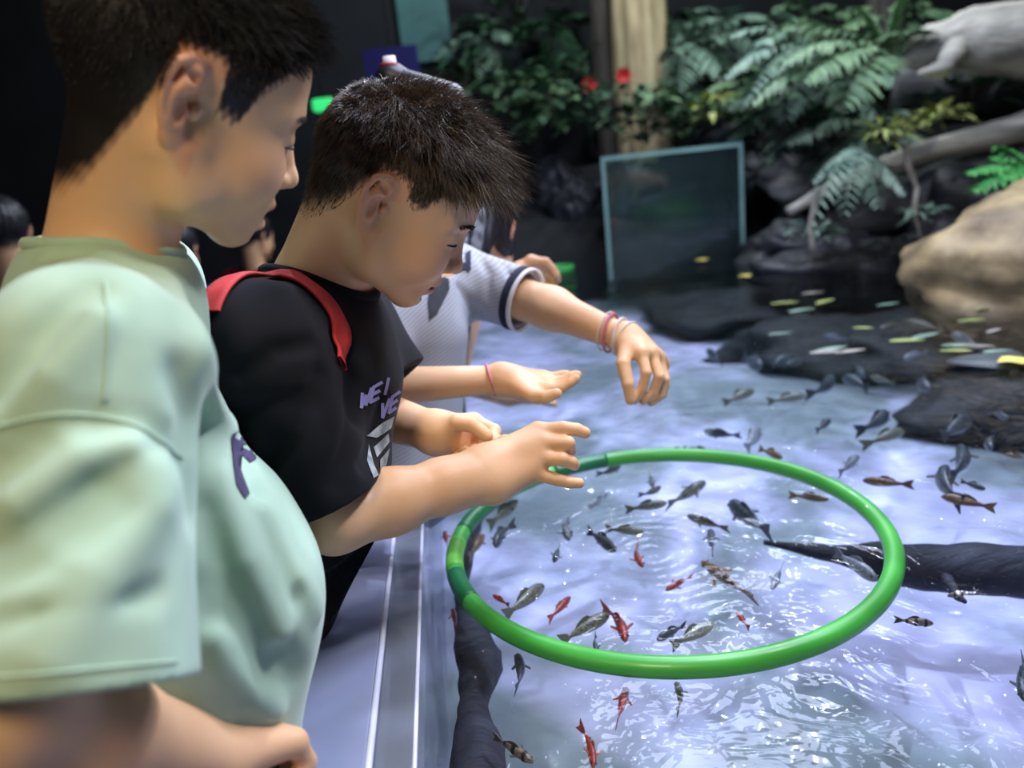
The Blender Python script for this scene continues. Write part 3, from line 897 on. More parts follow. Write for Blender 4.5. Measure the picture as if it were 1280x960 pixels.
for i, (px, py, d, m, lb) in enumerate(LUSH):
    rg = random.Random(i * 7 + 1); k = rg.choice((7, 8, 9)); sp_ = 75 * 4.2 / d
    fern(px, py, d, [(px + sp_ * math.cos(a) * rg.uniform(.7, 1.15), py + sp_ * 0.85 * math.sin(a) * rg.uniform(.6, 1.1) + 12, d - 0.25 * rg.random(), 0.45) for a in [2 * math.pi * j / k + rg.uniform(-.2, .2) for j in range(k)]],
         m, lb, 'fern', 0.15, 15, 0.017)
for i, (px, py, d, m, lb) in enumerate([(585, 120, 5.0, M_leafC, 'shaded leafy shrub at the shaded end of the bank'), (640, 150, 4.8, M_leafA, 'green leafy shrub above the tall dark rock'), (800, 175, 4.15, M_leafA, 'low green shrub just behind the glass tank'),
                                        (1000, 175, 3.8, M_leafC, 'dark shrub over the leaning stone slab'), (1215, 130, 3.4, M_leafC, 'dark shrub between the two upper logs')]):
    shrub(px, py, d, 44, 0.24, 0.15, 0.035, m, lb, seed=30 + i, up=0.8)
# hanging roots
for pts, lb in (([(1132, 180), (1136, 210), (1146, 235), (1143, 262), (1150, 295)], 'pale air root hanging down from the yellow-green plant'),
                ([(1022, 235), (1018, 260), (1012, 285), (1016, 315)], 'pale air root hanging over the dark waterline stone')):
    tag(rough_tube([P(x, y, 2.94) for x, y in pts], [0.012, 0.012, 0.010, 0.009, 0.004][:len(pts)], 3, 8, 4, 0.4).build('air_root', M_root), lb, 'root')

# red flowers
for px, py, d, lb in ((735, 107, 4.5, 'red flower in the shade of the dark trunk'), (779, 95, 4.35, 'red flower against the pale trunk')):
    b = P(px, py, d); o = empty('red_flower', b)
    for k in range(6):
        a = k * math.pi / 3; mb = MB(); leaf_into(mb, b, (math.cos(a), -0.5, math.sin(a)), np.array([0, -1.0, 0.2]), 0.055, 0.024, 0.0, 3); mb.build('petal', M_red, o)
    MB().tube([b, b + np.array([0.01, 0.03, -0.12]), b + np.array([0.0, 0.06, -0.3])], 0.005, 6).build('stem', M_leafC, o)
    tag(o, lb, 'flower')

# yellow leaves afloat
for px, py, s, lb in ((1265, 453, 0.035, 'yellow leaf lying on the broad floating leaf'), (878, 326, 0.035, 'yellow leaf afloat before the glass tank'), (932, 346, 0.03, 'yellow leaf afloat beyond the dark water')):
    c = onz(px, py, WZ + 0.012); o = empty('yellow_leaf', c)
    for k in range(4):
        mb = MB(); leaf_into(mb, c, (math.cos(k * 1.6), math.sin(k * 1.6), 0.35), np.array([0, 0, 1.0]), s, s * 0.42, 0.2); mb.build('blade', M_yel, o)
    tag(o, lb, 'leaf')
mb = MB(); c = onz(1240, 450, WZ + 0.004)
ov = [(c[0] + 0.085 * math.cos(a) * (1 - 0.2 * math.cos(3 * a)), c[1] + 0.06 * math.sin(a), WZ + 0.004 + 0.004 * math.cos(2 * a)) for a in np.linspace(0, 2 * math.pi, 24, endpoint=False)]
ov2 = [(x, y, z + 0.003) for x, y, z in ov]
mb.add(ov + ov2, [tuple(range(24))[::-1], tuple(range(24, 48))] + [(i, (i + 1) % 24, 24 + (i + 1) % 24, 24 + i) for i in range(24)])
tag(mb.build('floating_leaf', mat('dull_leaf', srgb(86, 94, 96), srgb(62, 70, 74), 12, 0.5)), 'broad dull leaf floating near the bank', 'leaf')

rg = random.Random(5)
for i in range(22):                                        # slivers put in for pale light streaks on the far water
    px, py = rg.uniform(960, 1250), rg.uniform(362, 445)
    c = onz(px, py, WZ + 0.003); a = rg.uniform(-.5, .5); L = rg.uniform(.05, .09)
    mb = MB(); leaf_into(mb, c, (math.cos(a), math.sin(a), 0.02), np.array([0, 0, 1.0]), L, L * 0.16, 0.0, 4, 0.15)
    o = mb.build('light_streak', (M_leafB, M_leafD, M_root)[i % 3])
    tag(o, 'narrow %s sliver standing in for a light streak by the bank' % ('grey-green', 'yellow-green', 'pale dry')[i % 3], 'leaf', 'narrow %s slivers standing in for light streaks by the bank' % ('grey-green', 'yellow-green', 'pale dry')[i % 3])

# ---------------------------------------------------------------- glass tank standing in the far water
M_glass, *_r = glassy('tank_glass', (0.80, 0.90, 0.88), 1.5, 0.0, 0.05, srgb(140, 170, 170))
M_gedge = mat('glass_edge', srgb(150, 190, 180), srgb(130, 172, 164), 8, 0.2, coat=0.5)
ga, gb = P(752, 197, 3.72), P(922, 178, 3.72)
ztop = (ga[2] + gb[2]) / 2
wy = ray(838, 250); wy[2] = 0; wy /= np.linalg.norm(wy); wx = np.array([wy[1], -wy[0], 0])
gm = P(838, 188, 3.72); Wd = 0.655
ga = np.array([gm[0], gm[1], WZ]) - wx * Wd / 2
gl_o = empty('glass_tank', (gm[0], gm[1], WZ - 0.1))
tag(gl_o, 'tall clear glass tank with greenish edges standing in the far water', 'tank')
H = ztop - WZ
D_ = 0.55


def GP(u, w, z):
    q = ga + u * wx + w * wy; return (q[0], q[1], WZ - 0.1 + z)


HH = H + 0.1
for (a, b) in (((0, 0, 0), (Wd, 0.01, HH)), ((0, D_, 0), (Wd, D_ + 0.01, HH)), ((0, 0.01, 0), (0.01, D_, HH)), ((Wd - 0.01, 0.01, 0), (Wd, D_, HH))):
    MB().box(a, b, GP).build('pane', M_glass, gl_o, smooth=False)
for (u, w) in ((0, 0), (Wd, 0), (0, D_), (Wd, D_)):
    MB().box((u - 0.009, w - 0.009, 0), (u + 0.009, w + 0.009, HH), GP).build('corner_edge', M_gedge, gl_o, smooth=False)
for a, b in (((0, -0.008, HH - 0.018), (Wd, 0.010, HH)), ((0, D_ - 0.008, HH - 0.014), (Wd, D_ + 0.01, HH)), ((-0.008, 0, HH - 0.018), (0.01, D_, HH)), ((Wd - 0.01, 0, HH - 0.018), (Wd + 0.008, D_, HH))):
    MB().box(a, b, GP).build('top_edge', M_gedge, gl_o, smooth=False)

# second hoop far out on the water
c = onz(697, 336, WZ); o = MB().tube([(c[0] + 0.075 * math.cos(a), c[1] + 0.075 * math.sin(a), WZ + 0.004) for a in np.linspace(0, 2 * math.pi, 61)[:-1]], 0.008, 10, closed=True).build('small_hoop', mat('far_hoop_green', srgb(64, 190, 84), None, 5, 0.4))
tag(o, 'green hoop floating far off beyond the pink hand', 'hoop')
# exit lamp far away in the hall
c = P(404, 131, 4.2); o = MB().box((-0.06, -0.02, -0.035), (0.06, 0.02, 0.035)).build('exit_lamp', mat('green_lamp', (0.02, 0.3, 0.08), None, 5, 0.4, emit=(0.05, 1.0, 0.25), emit_s=0.8), smooth=False)
o.location = c; soften(o, 0.03, 4); MB().tube([c, (c[0], c[1], 3.6)], 0.006, 6).build('hanger', M_black, o)
tag(o, 'small glowing green lamp in the dark hall', 'lamp')
# glowing box added for a faint blue glow behind the heads
c = P(490, 82, 4.6); o = MB().box((-0.16, -0.02, -0.10), (0.16, 0.02, 0.10)).build('blue_glow_box', mat('blue_glow', (0.01, 0.01, 0.08), None, 5, 0.4, emit=(0.08, 0.06, 0.9), emit_s=0.012), smooth=False)
o.location = c; MB().tube([c, (c[0], c[1], 3.6)], 0.006, 6).build('hanger', M_black, o)
tag(o, 'dim box added for a blue glow in the dark hall', 'sign')
# ================================================================ people: smooth implicit bodies turned into single meshes
def smin(a, b, k):
    if k <= 0: return np.minimum(a, b)
    h = np.maximum(k - np.abs(a - b), 0) / k
    return np.minimum(a, b) - h * h * k * 0.25


def smax(a, b, k): return -smin(-a, -b, k)


def A3(*q): return np.array(q[0] if len(q) == 1 else q, dtype=np.float32)


def cone(a, b, r1, r2):
    a, b = A3(a), A3(b); ba = b - a; L2 = float(ba @ ba) + 1e-12

    def fn(p):
        q = p - a
        t = np.clip(q @ ba / L2, 0, 1)
        w = q - t[:, None] * ba
        return np.sqrt(np.einsum('ij,ij->i', w, w)) - (r1 + (r2 - r1) * t)
    return fn


def ell(c, r, M=None):
    c, r = A3(c), A3(r); M = None if M is None else np.asarray(M, np.float32)

    def fn(p):
        q = p - c
        if M is not None: q = q @ M
        u = q / r
        k0 = np.sqrt(np.einsum('ij,ij->i', u, u)); w = u / r
        k1 = np.sqrt(np.einsum('ij,ij->i', w, w)) + 1e-9
        return k0 * (k0 - 1) / k1
    return fn


def chain(pts, rad):
    fs = [cone(pts[i], pts[i + 1], rad[i], rad[i + 1]) for i in range(len(pts) - 1)]

    def fn(p):
        d = fs[0](p)
        for g in fs[1:]: d = np.minimum(d, g(p))
        return d
    return fn


def plane(c, n):
    c, n = A3(c), A3(n); n = n / np.linalg.norm(n)
    return lambda p: (p - c) @ n


class SDF:
    def __init__(s): s.ops = []

    def add(s, fn, k=0.01): s.ops.append(('u', fn, k)); return s

    def sub(s, fn, k=0.004): s.ops.append(('s', fn, k)); return s

    def cut(s, fn, k=0.0): s.ops.append(('i', fn, k)); return s

    def disp(s, fn): s.ops.append(('d', fn, 0)); return s

    def ev(s, p, ops=None):
        d = np.full(len(p), 9.0, np.float32)
        for t, fn, k in (s.ops if ops is None else ops):
            if t == 'u': d = smin(d, fn(p), k)
            elif t == 's': d = smax(d, -fn(p), k)
            elif t == 'i': d = smax(d, fn(p), k)
            else: d = d + fn(p)
        return d.astype(np.float32)

    def cull(s, p, margin):
        out = []
        for t, fn, k in s.ops:
            if t in 'us' and float(fn(p).min()) > k + margin: continue
            out.append((t, fn, k))
        return out

    __call__ = ev


def local(sdf, pos, M, sc, reach=0.2):
    """a shape modelled in its own axes, set into the world"""
    pos = A3(pos); M = np.asarray(M, np.float32)

    def fn(p):
        q = p - pos
        r = np.sqrt(np.einsum('ij,ij->i', q, q))
        d = r - 0.10 * sc
        m = r < reach * sc
        if m.any(): d[m] = sdf.ev((q[m] @ M) / sc) * sc
        return d
    return fn


def surf(sdf, lo, hi, h, newton=True):
    """surface nets on a two-level grid; returns vertices and quads"""
    lo, hi = np.array(lo, float), np.array(hi, float)
    K = 4
    nc = np.maximum(1, np.ceil((hi - lo) / (h * K)).astype(int))
    cx = [lo[i] + np.arange(nc[i] + 1) * h * K for i in range(3)]
    pc = np.stack(np.meshgrid(*cx, indexing='ij'), -1).reshape(-1, 3).astype(np.float32)
    ops = sdf.cull(pc, 0.05)
    dc = sdf.ev(pc, ops).reshape(nc + 1)
    mn = None
    for i in (0, 1):
        for j in (0, 1):
            for k in (0, 1):
                q = np.abs(dc[i:nc[0] + i, j:nc[1] + j, k:nc[2] + k])
                mn = q if mn is None else np.minimum(mn, q)
    act = mn < h * K * 2.0
    n = nc * K + 1
    D = np.repeat(np.repeat(np.repeat(dc[:-1, :-1, :-1], K, 0), K, 1), K, 2)
    D = np.pad(D, ((0, 1),) * 3, mode='edge').astype(np.float32)
    mk = np.zeros(n, bool)
    am = np.repeat(np.repeat(np.repeat(act, K, 0), K, 1), K, 2)
    for i in (0, 1):
        for j in (0, 1):
            for k in (0, 1):
                mk[i:n[0] - 1 + i, j:n[1] - 1 + j, k:n[2] - 1 + k] |= am
    idx = np.argwhere(mk)
    for s in range(0, len(idx), 400000):
        ii = idx[s:s + 400000]
        D[ii[:, 0], ii[:, 1], ii[:, 2]] = sdf.ev((lo + ii * h).astype(np.float32), ops)
    S = D < 0
    c = np.zeros(n - 1, np.int8)
    for i in (0, 1):
        for j in (0, 1):
            for k in (0, 1):
                c += S[i:n[0] - 1 + i, j:n[1] - 1 + j, k:n[2] - 1 + k]
    cells = np.argwhere((c > 0) & (c < 8))
    vid = np.full(n - 1, -1, np.int64); vid[cells[:, 0], cells[:, 1], cells[:, 2]] = np.arange(len(cells))
    acc = np.zeros((len(cells), 3)); cnt = np.zeros(len(cells))
    for ax in range(3):
        o1, o2 = [(1, 2), (0, 2), (0, 1)][ax]
        for a in (0, 1):
            for b in (0, 1):
                A = cells.copy(); A[:, o1] += a; A[:, o2] += b
                B = A.copy(); B[:, ax] += 1
                da = D[A[:, 0], A[:, 1], A[:, 2]]; db = D[B[:, 0], B[:, 1], B[:, 2]]
                m = (da < 0) != (db < 0)
                t = da[m] / (da[m] - db[m])
                pt = A[m].astype(float); pt[:, ax] += t
                acc[m] += pt; cnt[m] += 1
    V = lo + acc / cnt[:, None] * h
    quads = []
    for ax in range(3):
        o1, o2 = [(1, 2), (2, 0), (0, 1)][ax]
        sl0 = [slice(None)] * 3; sl1 = [slice(None)] * 3
        sl0[ax] = slice(0, -1); sl1[ax] = slice(1, None)
        s0, s1 = S[tuple(sl0)], S[tuple(sl1)]
        e = np.argwhere(s0 != s1)
        ok = (e[:, o1] > 0) & (e[:, o2] > 0) & (e[:, o1] < n[o1] - 1) & (e[:, o2] < n[o2] - 1)
        e = e[ok]
        q = []
        for a, b in ((-1, -1), (0, -1), (0, 0), (-1, 0)):
            w = e.copy(); w[:, o1] += a; w[:, o2] += b
            q.append(vid[w[:, 0], w[:, 1], w[:, 2]])
        q = np.stack(q, 1)
        inside = S[e[:, 0], e[:, 1], e[:, 2]]
        q[~inside] = q[~inside][:, ::-1]
        quads.append(q)
    Q = np.concatenate(quads); Q = Q[(Q >= 0).all(1)]
    if newton and len(V):
        V = V.astype(np.float32)
        for _ in range(2):
            d, g = grad(sdf, V, ops, h * 0.4)
            V = V - np.clip(d, -h, h)[:, None] * g * 0.8
    return V, Q


def grad(sdf, p, ops=None, e=0.0008):
    T = np.array([[1, -1, -1], [-1, -1, 1], [-1, 1, -1], [1, 1, 1]], np.float32)
    g = np.zeros_like(p); s = 0
    for t in T:
        d = sdf.ev(p + t * e, ops); g += d[:, None] * t; s = s + d
    g /= np.linalg.norm(g, axis=1)[:, None] + 1e-9
    return s / 4, g


def trace(sdf, px, py, d0=0.25, d1=2.5):
    """distance along the sight line at which a surface is met"""
    v = ray(px, py); L = np.linalg.norm(v); t = d0 * L
    for _ in range(90):
        p = CAM + v / L * t
        d = float(sdf.ev(p[None].astype(np.float32))[0])
        if d < 0.0005: return p
        t += max(d * 0.7, 0.0006)
        if t > d1 * L: return None
    return p


def join(parts):
    V, Q, n = [], [], 0
    for v, q in parts:
        V.append(v); Q.append(q + n); n += len(v)
    return np.concatenate(V), np.concatenate(Q)


def rot_head(yaw, pit, rol):
    cy, sy, cp, sp, cr, sr = math.cos(yaw), math.sin(yaw), math.cos(pit), math.sin(pit), math.cos(rol), math.sin(rol)
    return np.array([[cy, -sy, 0], [sy, cy, 0], [0, 0, 1]]) @ np.array([[cp, 0, sp], [0, 1, 0], [-sp, 0, cp]]) @ np.array([[1, 0, 0], [0, cr, -sr], [0, sr, cr]])


# ---------------------------------------------------------------- head in its own axes: x forward, y left, z up, ears at the origin
EYE = (0.0735, 0.031, 0.010)


def head_shape(mouth_open=0.0, chubby=1.0):
    s = SDF()
    s.add(ell((-0.010, 0, 0.044), (0.091, 0.073, 0.079)), 0)
    s.add(ell((0.036, 0, 0.045), (0.053, 0.060, 0.058)), 0.03)
    s.add(ell((0.042, 0, -0.015), (0.048, 0.055, 0.060)), 0.03)
    for y in (-1, 1):
        s.add(cone((0.004, y * 0.048, -0.030), (0.020, y * 0.046, -0.056), 0.022, 0.018), 0.025)
        s.add(cone((0.020, y * 0.044, -0.056), (0.070, y * 0.012, -0.077), 0.019, 0.0165), 0.02)
        s.add(ell((0.060, y * 0.031, -0.026), (0.029 * chubby, 0.027, 0.030)), 0.022)
    s.add(ell((0.075, 0, -0.074), (0.0185, 0.020, 0.0155)), 0.014)
    s.add(ell((0.078, 0, -0.048), (0.021, 0.026, 0.024)), 0.016)
    for y in (-1, 1):
        s.add(cone((0.084, y * 0.014, 0.030), (0.066, y * 0.044, 0.026), 0.0085, 0.008), 0.014)
        s.sub(ell((0.098, y * 0.029, 0.011), (0.012, 0.016, 0.011)), 0.016)
    # lids over the lowered eyes
        s.add(ell((EYE[0], y * EYE[1], EYE[2]), (0.0150, 0.0152, 0.0138)), 0.004)
        s.sub(ell((EYE[0] + 0.0145, y * (EYE[1] + 0.001), EYE[2] - 0.0050), (0.0075, 0.0125, 0.0014)), 0.0018)
        s.add(cone((0.0815, y * 0.024, -0.002), (0.074, y * 0.038, -0.002), 0.004, 0.004), 0.008)
    # nose
    s.add(cone((0.0875, 0, 0.014), (0.1010, 0, -0.014), 0.0065, 0.0085), 0.010)
    s.add(ell((0.1040, 0, -0.0205), (0.0108, 0.0105, 0.0088)), 0.007)
    for y in (-1, 1):
        s.add(ell((0.0965, y * 0.0105, -0.0245), (0.0085, 0.0062, 0.0066)), 0.005)
        s.sub(ell((0.1005, y * 0.0052, -0.0315), (0.0042, 0.0026, 0.0034)), 0.002)
    # lips
    s.add(ell((0.0905, 0, -0.0470), (0.0115, 0.0200, 0.0052)), 0.006)
    s.add(ell((0.0975, 0, -0.0455), (0.0040, 0.0090, 0.0036)), 0.004)
    s.add(ell((0.0885, 0, -0.0590 - mouth_open), (0.0112, 0.0175, 0.0056)), 0.006)
    s.sub(ell((0.0990, 0, -0.0525 - mouth_open * 0.5), (0.0150, 0.0215, 0.0013 + mouth_open * 0.5)), 0.0016)
    s.sub(ell((0.093, 0, -0.0685 - mouth_open), (0.006, 0.014, 0.0035)), 0.007)
    return s


def ear_ops(s, y):
    """outer ear on side y (+1 left, -1 right)"""
    def E(u, v, o):                     # u forward along the ear, v up, o out from the head
        # ear plane leans out towards the back
        return (u - 0.004, y * (0.0665 + o - u * 0.42), v + 0.002)
    plate = [E(-0.006, 0.024, 0.006), E(-0.010, 0.008, 0.005), E(-0.006, -0.012, 0.002)]
    s.add(chain(plate, (0.0085, 0.0095, 0.008)), 0.007)
    helix = [E(0.004, 0.008, 0.000), E(0.0065, 0.022, 0.003), E(0.001, 0.0325, 0.006), E(-0.009, 0.0345, 0.008), E(-0.0185, 0.027, 0.009), E(-0.0215, 0.014, 0.008), E(-0.0195, 0.0, 0.006),
             E(-0.0145, -0.013, 0.003), E(-0.008, -0.0235, 0.000)]
    conc = [E(-0.003, 0.004, 0.0125), E(-0.006, -0.008, 0.0115)]
    s.sub(chain(conc, (0.0082, 0.0062)), 0.004)
    s.sub(chain([E(-0.003, 0.021, 0.0125), E(-0.010, 0.025, 0.0145), E(-0.0155, 0.016, 0.0135)], (0.0036, 0.0034, 0.0026)), 0.003)
    s.add(chain(helix, (0.0030, 0.0034, 0.0036, 0.0036, 0.0036, 0.0034, 0.0034, 0.0036, 0.0042)), 0.0032)
    s.add(ell(E(-0.004, -0.0245, 0.000), (0.0078, 0.0050, 0.0085)), 0.005)
    s.add(ell(E(0.006, 0.000, 0.0035), (0.0036, 0.0040, 0.0055)), 0.004)
    s.add(chain([E(-0.011, 0.014, 0.0085), E(-0.0135, 0.002, 0.008), E(-0.010, -0.012, 0.006)], (0.0026, 0.0028, 0.0028)), 0.003)
    return s


def finger(s, pts, r0, r1, k=0.004):
    n = len(pts)
    rad = [r0 + (r1 - r0) * i / (n - 1) for i in range(n)]
    for i in range(n - 1):
        s.add(cone(pts[i], pts[i + 1], rad[i], rad[i + 1]), k if i == 0 else 0.0015)


# ---------------------------------------------------------------- hair
def strands(name, roots, dirs, lens, bends, width, m, parent, seg=3):
    """short tapered strands, one mesh"""
    n = len(roots)
    t = np.linspace(0, 1, seg + 1)
    ref = np.tile(np.array([[0.3, 0.5, 0.81]]), (n, 1))
    s1 = np.cross(dirs, ref); s1 /= np.linalg.norm(s1, axis=1)[:, None] + 1e-9
    s2 = np.cross(dirs, s1)
    V = np.zeros((n, seg + 1, 3, 3))
    for i, tt in enumerate(t):
        c = roots + dirs * (lens * tt)[:, None] + bends * (lens * tt * tt)[:, None]
        w = width * (1 - 0.85 * tt)
        for k in range(3):
            a = 2 * math.pi * k / 3
            V[:, i, k] = c + (w * math.cos(a))[:, None] * s1 + (w * math.sin(a))[:, None] * s2
    base = (np.arange(n) * (seg + 1) * 3)[:, None, None]
    f = []
    for i in range(seg):
        for k in range(3):
            f.append([i * 3 + k, i * 3 + (k + 1) % 3, (i + 1) * 3 + (k + 1) % 3, (i + 1) * 3 + k])
    Fq = (base + np.array(f)[None]).reshape(-1, 4)
    me = fast_mesh(name, V.reshape(-1, 3), Fq, m)
    return obj(name, me, parent)


def paint(me, V, fn):
    at = me.color_attributes.new('tint', 'FLOAT_COLOR', 'POINT')
    at.data.foreach_set('color', fn(V).astype(np.float32).ravel())


def sstep(a, b, x):
    t = np.clip((x - a) / (b - a + 1e-12), 0, 1); return t * t * (3 - 2 * t)


HX = [-0.12, -0.085, -0.06, -0.045, -0.030, -0.022, 0.006, 0.012, 0.016, 0.034, 0.040, 0.052, 0.066, 0.080, 0.11]


def hairline(q, HZ):
    """height above the hair border, in head axes"""
    return q[:, 2] - np.interp(q[:, 0], HX, HZ)
SKIN = mat('warm_skin', srgb(226, 182, 140), srgb(218, 170, 128), 9, 0.48, sss=0.08, sss_col=(1.0, 0.4, 0.22), attr='tint', bump=0.03, bscale=220, spec=0.4)
HAIR = mat('black_hair', srgb(13, 12, 15), srgb(25, 23, 27), 60, 0.45, spec=0.4)
M_lash = mat('lash_black', srgb(16, 13, 13), None, 5, 0.6)
M_white = mat('eye_white', srgb(226, 222, 216), None, 5, 0.2)
M_iris = mat('dark_iris', srgb(30, 20, 16), None, 5, 0.15)
HAIRCOL = np.array(srgb(24, 21, 22)); LIPCOL = np.array(srgb(176, 106, 96)); MOUTHC = np.array(srgb(52, 18, 22))
BLUSH = np.array(srgb(222, 150, 120))


def W(pos, M, sc, q): return np.array(pos) + (M @ np.array(q, float)) * sc


def eyes_brows(o, pos, M, sc):
    """eyeballs, lashes and brows of a face"""
    for y in (-1, 1):
        c = W(pos, M, sc, (EYE[0], y * EYE[1], EYE[2]))
        vv, ff = [], []
        n = 14
        for i in range(n + 1):
            t = math.pi * i / n
            for k in range(n):
                a = 2 * math.pi * k / n
                vv.append(c + 0.0127 * sc * np.array([math.sin(t) * math.cos(a), math.sin(t) * math.sin(a), math.cos(t)]))
        for i in range(n):
            for k in range(n):
                ff.append((i * n + k, (i + 1) * n + k, (i + 1) * n + (k + 1) % n, i * n + (k + 1) % n))
        e = obj('eye', new_mesh('eye', vv, ff, M_white), o)
        gd = np.array([0.93, 0.0, -0.36])
        ic = W(pos, M, sc, (EYE[0] + 0.0112 * gd[0], y * EYE[1], EYE[2] + 0.0112 * gd[2]))
        mb = MB(); iv, jf = [], []
        gw = M @ gd; s1 = np.cross(gw, [0, 0, 1.0]); s1 /= np.linalg.norm(s1); s2 = np.cross(gw, s1)
        for i in range(4):
            t = i / 3
            for k in range(12):
                a = 2 * math.pi * k / 12
                iv.append(ic + sc * (0.0058 * math.sin(t * 1.57) * (math.cos(a) * s1 + math.sin(a) * s2) + gw * 0.0022 * math.cos(t * 1.57)))
        for i in range(3):
            for k in range(12): jf.append((i * 12 + k, i * 12 + (k + 1) % 12, (i + 1) * 12 + (k + 1) % 12, (i + 1) * 12 + k))
        obj('iris', new_mesh('iris', iv, jf, M_iris), e)
        # upper lash line
        pts = []
        for t in np.linspace(-1, 1.25, 10):
            yy = EYE[1] + 0.0118 * t
            xx = EYE[0] + math.sqrt(max(0, 0.0153 ** 2 - (0.0118 * t) ** 2))
            pts.append(W(pos, M, sc, (xx, y * yy, EYE[2] - 0.0036 - 0.0014 * t * t)))
        MB().tube(pts, [0.0009 + 0.0008 * (1 - abs(t)) for t in np.linspace(-1, 1, 10)], 6).build('eyelash', M_lash, o)


def brow_strands(o, pos, M, sc, sdf, seed=0):
    rg = np.random.default_rng(seed)
    for y in (-1, 1):
        n = 130
        t = rg.random(n)
        yy = 0.012 + 0.034 * t
        zz = 0.0300 + 0.004 * np.sin(t * 2.6) - 0.004 * t + (rg.random(n) - 0.5) * 0.0065 * (1 - 0.55 * t)
        xx = np.full(n, 0.11)
        p = np.stack([xx, y * yy, zz], 1).astype(np.float32)
        for _ in range(30):                       # march onto the forehead
            p[:, 0] -= np.clip(sdf.ev(p), -0.01, 0.01) * 0.8
        d = np.stack([0.25 + 0 * t, y * (0.6 + 0.4 * t), 0.35 - 0.6 * t], 1); d /= np.linalg.norm(d, axis=1)[:, None]
        strands('eyebrow', np.array([W(pos, M, sc, q) for q in p]), d @ M.T, np.full(n, 0.0065), np.zeros((n, 3)), np.full(n, 0.00032), M_lash, o, 2)


def tufts(q, seed, cell=0.014):
    """one random lean for each tuft of hair"""
    k = np.floor(q / cell).astype(np.int64)
    h = (k[:, 0] * 73856093 ^ k[:, 1] * 19349663 ^ k[:, 2] * 83492791) % 997
    return np.random.default_rng(seed).normal(size=(997, 3))[h]


def grow_hair(o, pos, M, sc, V, Q, HZ, n, lenf, dirf, m, seed, width=0.00055):
    rg = np.random.default_rng(seed)
    q = ((V - A3(pos)) @ M.astype(np.float32)) / sc
    ok = (np.linalg.norm(q, axis=1) < 0.2) & (hairline(q, HZ) > 0) & (q[:, 2] > -0.062)
    tri = Q[ok[Q].all(1)]
    a, b, c, d = (V[tri[:, i]] for i in range(4))
    nr = np.cross(c - a, d - b); ar = np.linalg.norm(nr, axis=1); nr = nr / (ar[:, None] + 1e-12)
    qc = ((a + c) / 2 - A3(pos)) @ M.astype(np.float32) / sc
    w = ar * (0.4 + 1.0 * (qc[:, 2] > 0.03))
    pick = rg.choice(len(tri), n, p=w / w.sum())
    u, v = rg.random(n)[:, None], rg.random(n)[:, None]
    r = (a[pick] * (1 - u) + b[pick] * u) * (1 - v) + (d[pick] * (1 - u) + c[pick] * u) * v
    nn = nr[pick]; ql = (r - A3(pos)) @ M.astype(np.float32) / sc
    nl = nn @ M
    L = lenf(ql, rg); D, B = dirf(ql, nl, rg)
    D = D / np.linalg.norm(D, axis=1)[:, None]
    return strands('hair', r - nn * 0.001, D @ M.T, L * sc, B @ M.T, np.full(n, width) * (0.7 + 0.6 * rg.random(n)), m, o)


def head_tint(pos, M, sc, HZ, mole=None, blush=0.35):
    def fn(V):
        q = ((V - A3(pos)) @ M.astype(np.float32)) / sc
        n = len(V); col = np.zeros((n, 4))
        near = np.linalg.norm(q, axis=1) < 0.16
        hl = hairline(q, HZ)
        jit = 0.004 * np.sin(q[:, 0] * 900) * np.sin(q[:, 1] * 700 + q[:, 2] * 500)
        h = sstep(-0.004, 1.0, (hl + jit) / np.interp(q[:, 0], [-0.035, -0.02], [0.035, 0.012])) * near * sstep(-0.13, -0.10, q[:, 2])
        lip = np.exp(-((q[:, 2] + 0.053) / 0.0075) ** 4) * (np.abs(q[:, 1]) < 0.021) * (q[:, 0] > 0.083) * near * 0.8
        mth = np.exp(-((q[:, 2] + 0.0535) / 0.0028) ** 4) * (np.abs(q[:, 1]) < 0.022) * (q[:, 0] > 0.078) * (q[:, 0] < 0.0965) * near
        ck = blush * np.exp(-(((q[:, 0] - 0.065) / 0.03) ** 2 + ((np.abs(q[:, 1]) - 0.045) / 0.03) ** 2 + ((q[:, 2] + 0.022) / 0.022) ** 2)) * near
        er = 0.5 * (np.abs(q[:, 1]) > 0.068) * (q[:, 0] < 0.012) * near * (np.abs(q[:, 2]) < 0.045)
        rgb = np.zeros((n, 3)); al = np.zeros(n)
        for c_, a_ in ((BLUSH, ck), (BLUSH, er), (LIPCOL, lip), (MOUTHC, mth), (HAIRCOL, h)):
            a_ = np.clip(a_, 0, 1); keep = al * (1 - a_)
            tot = a_ + keep
            rgb = np.where(tot[:, None] > 1e-6, (c_[None] * a_[:, None] + rgb * keep[:, None]) / (tot[:, None] + 1e-9), rgb)
            al = tot
        if mole is not None:
            m_ = np.linalg.norm(q - np.array(mole), axis=1) < 0.0019
            rgb[m_] = srgb(70, 44, 36); al[m_] = 0.9
        col[:, :3] = rgb; col[:, 3] = np.clip(al, 0, 1)
        return col
    return fn


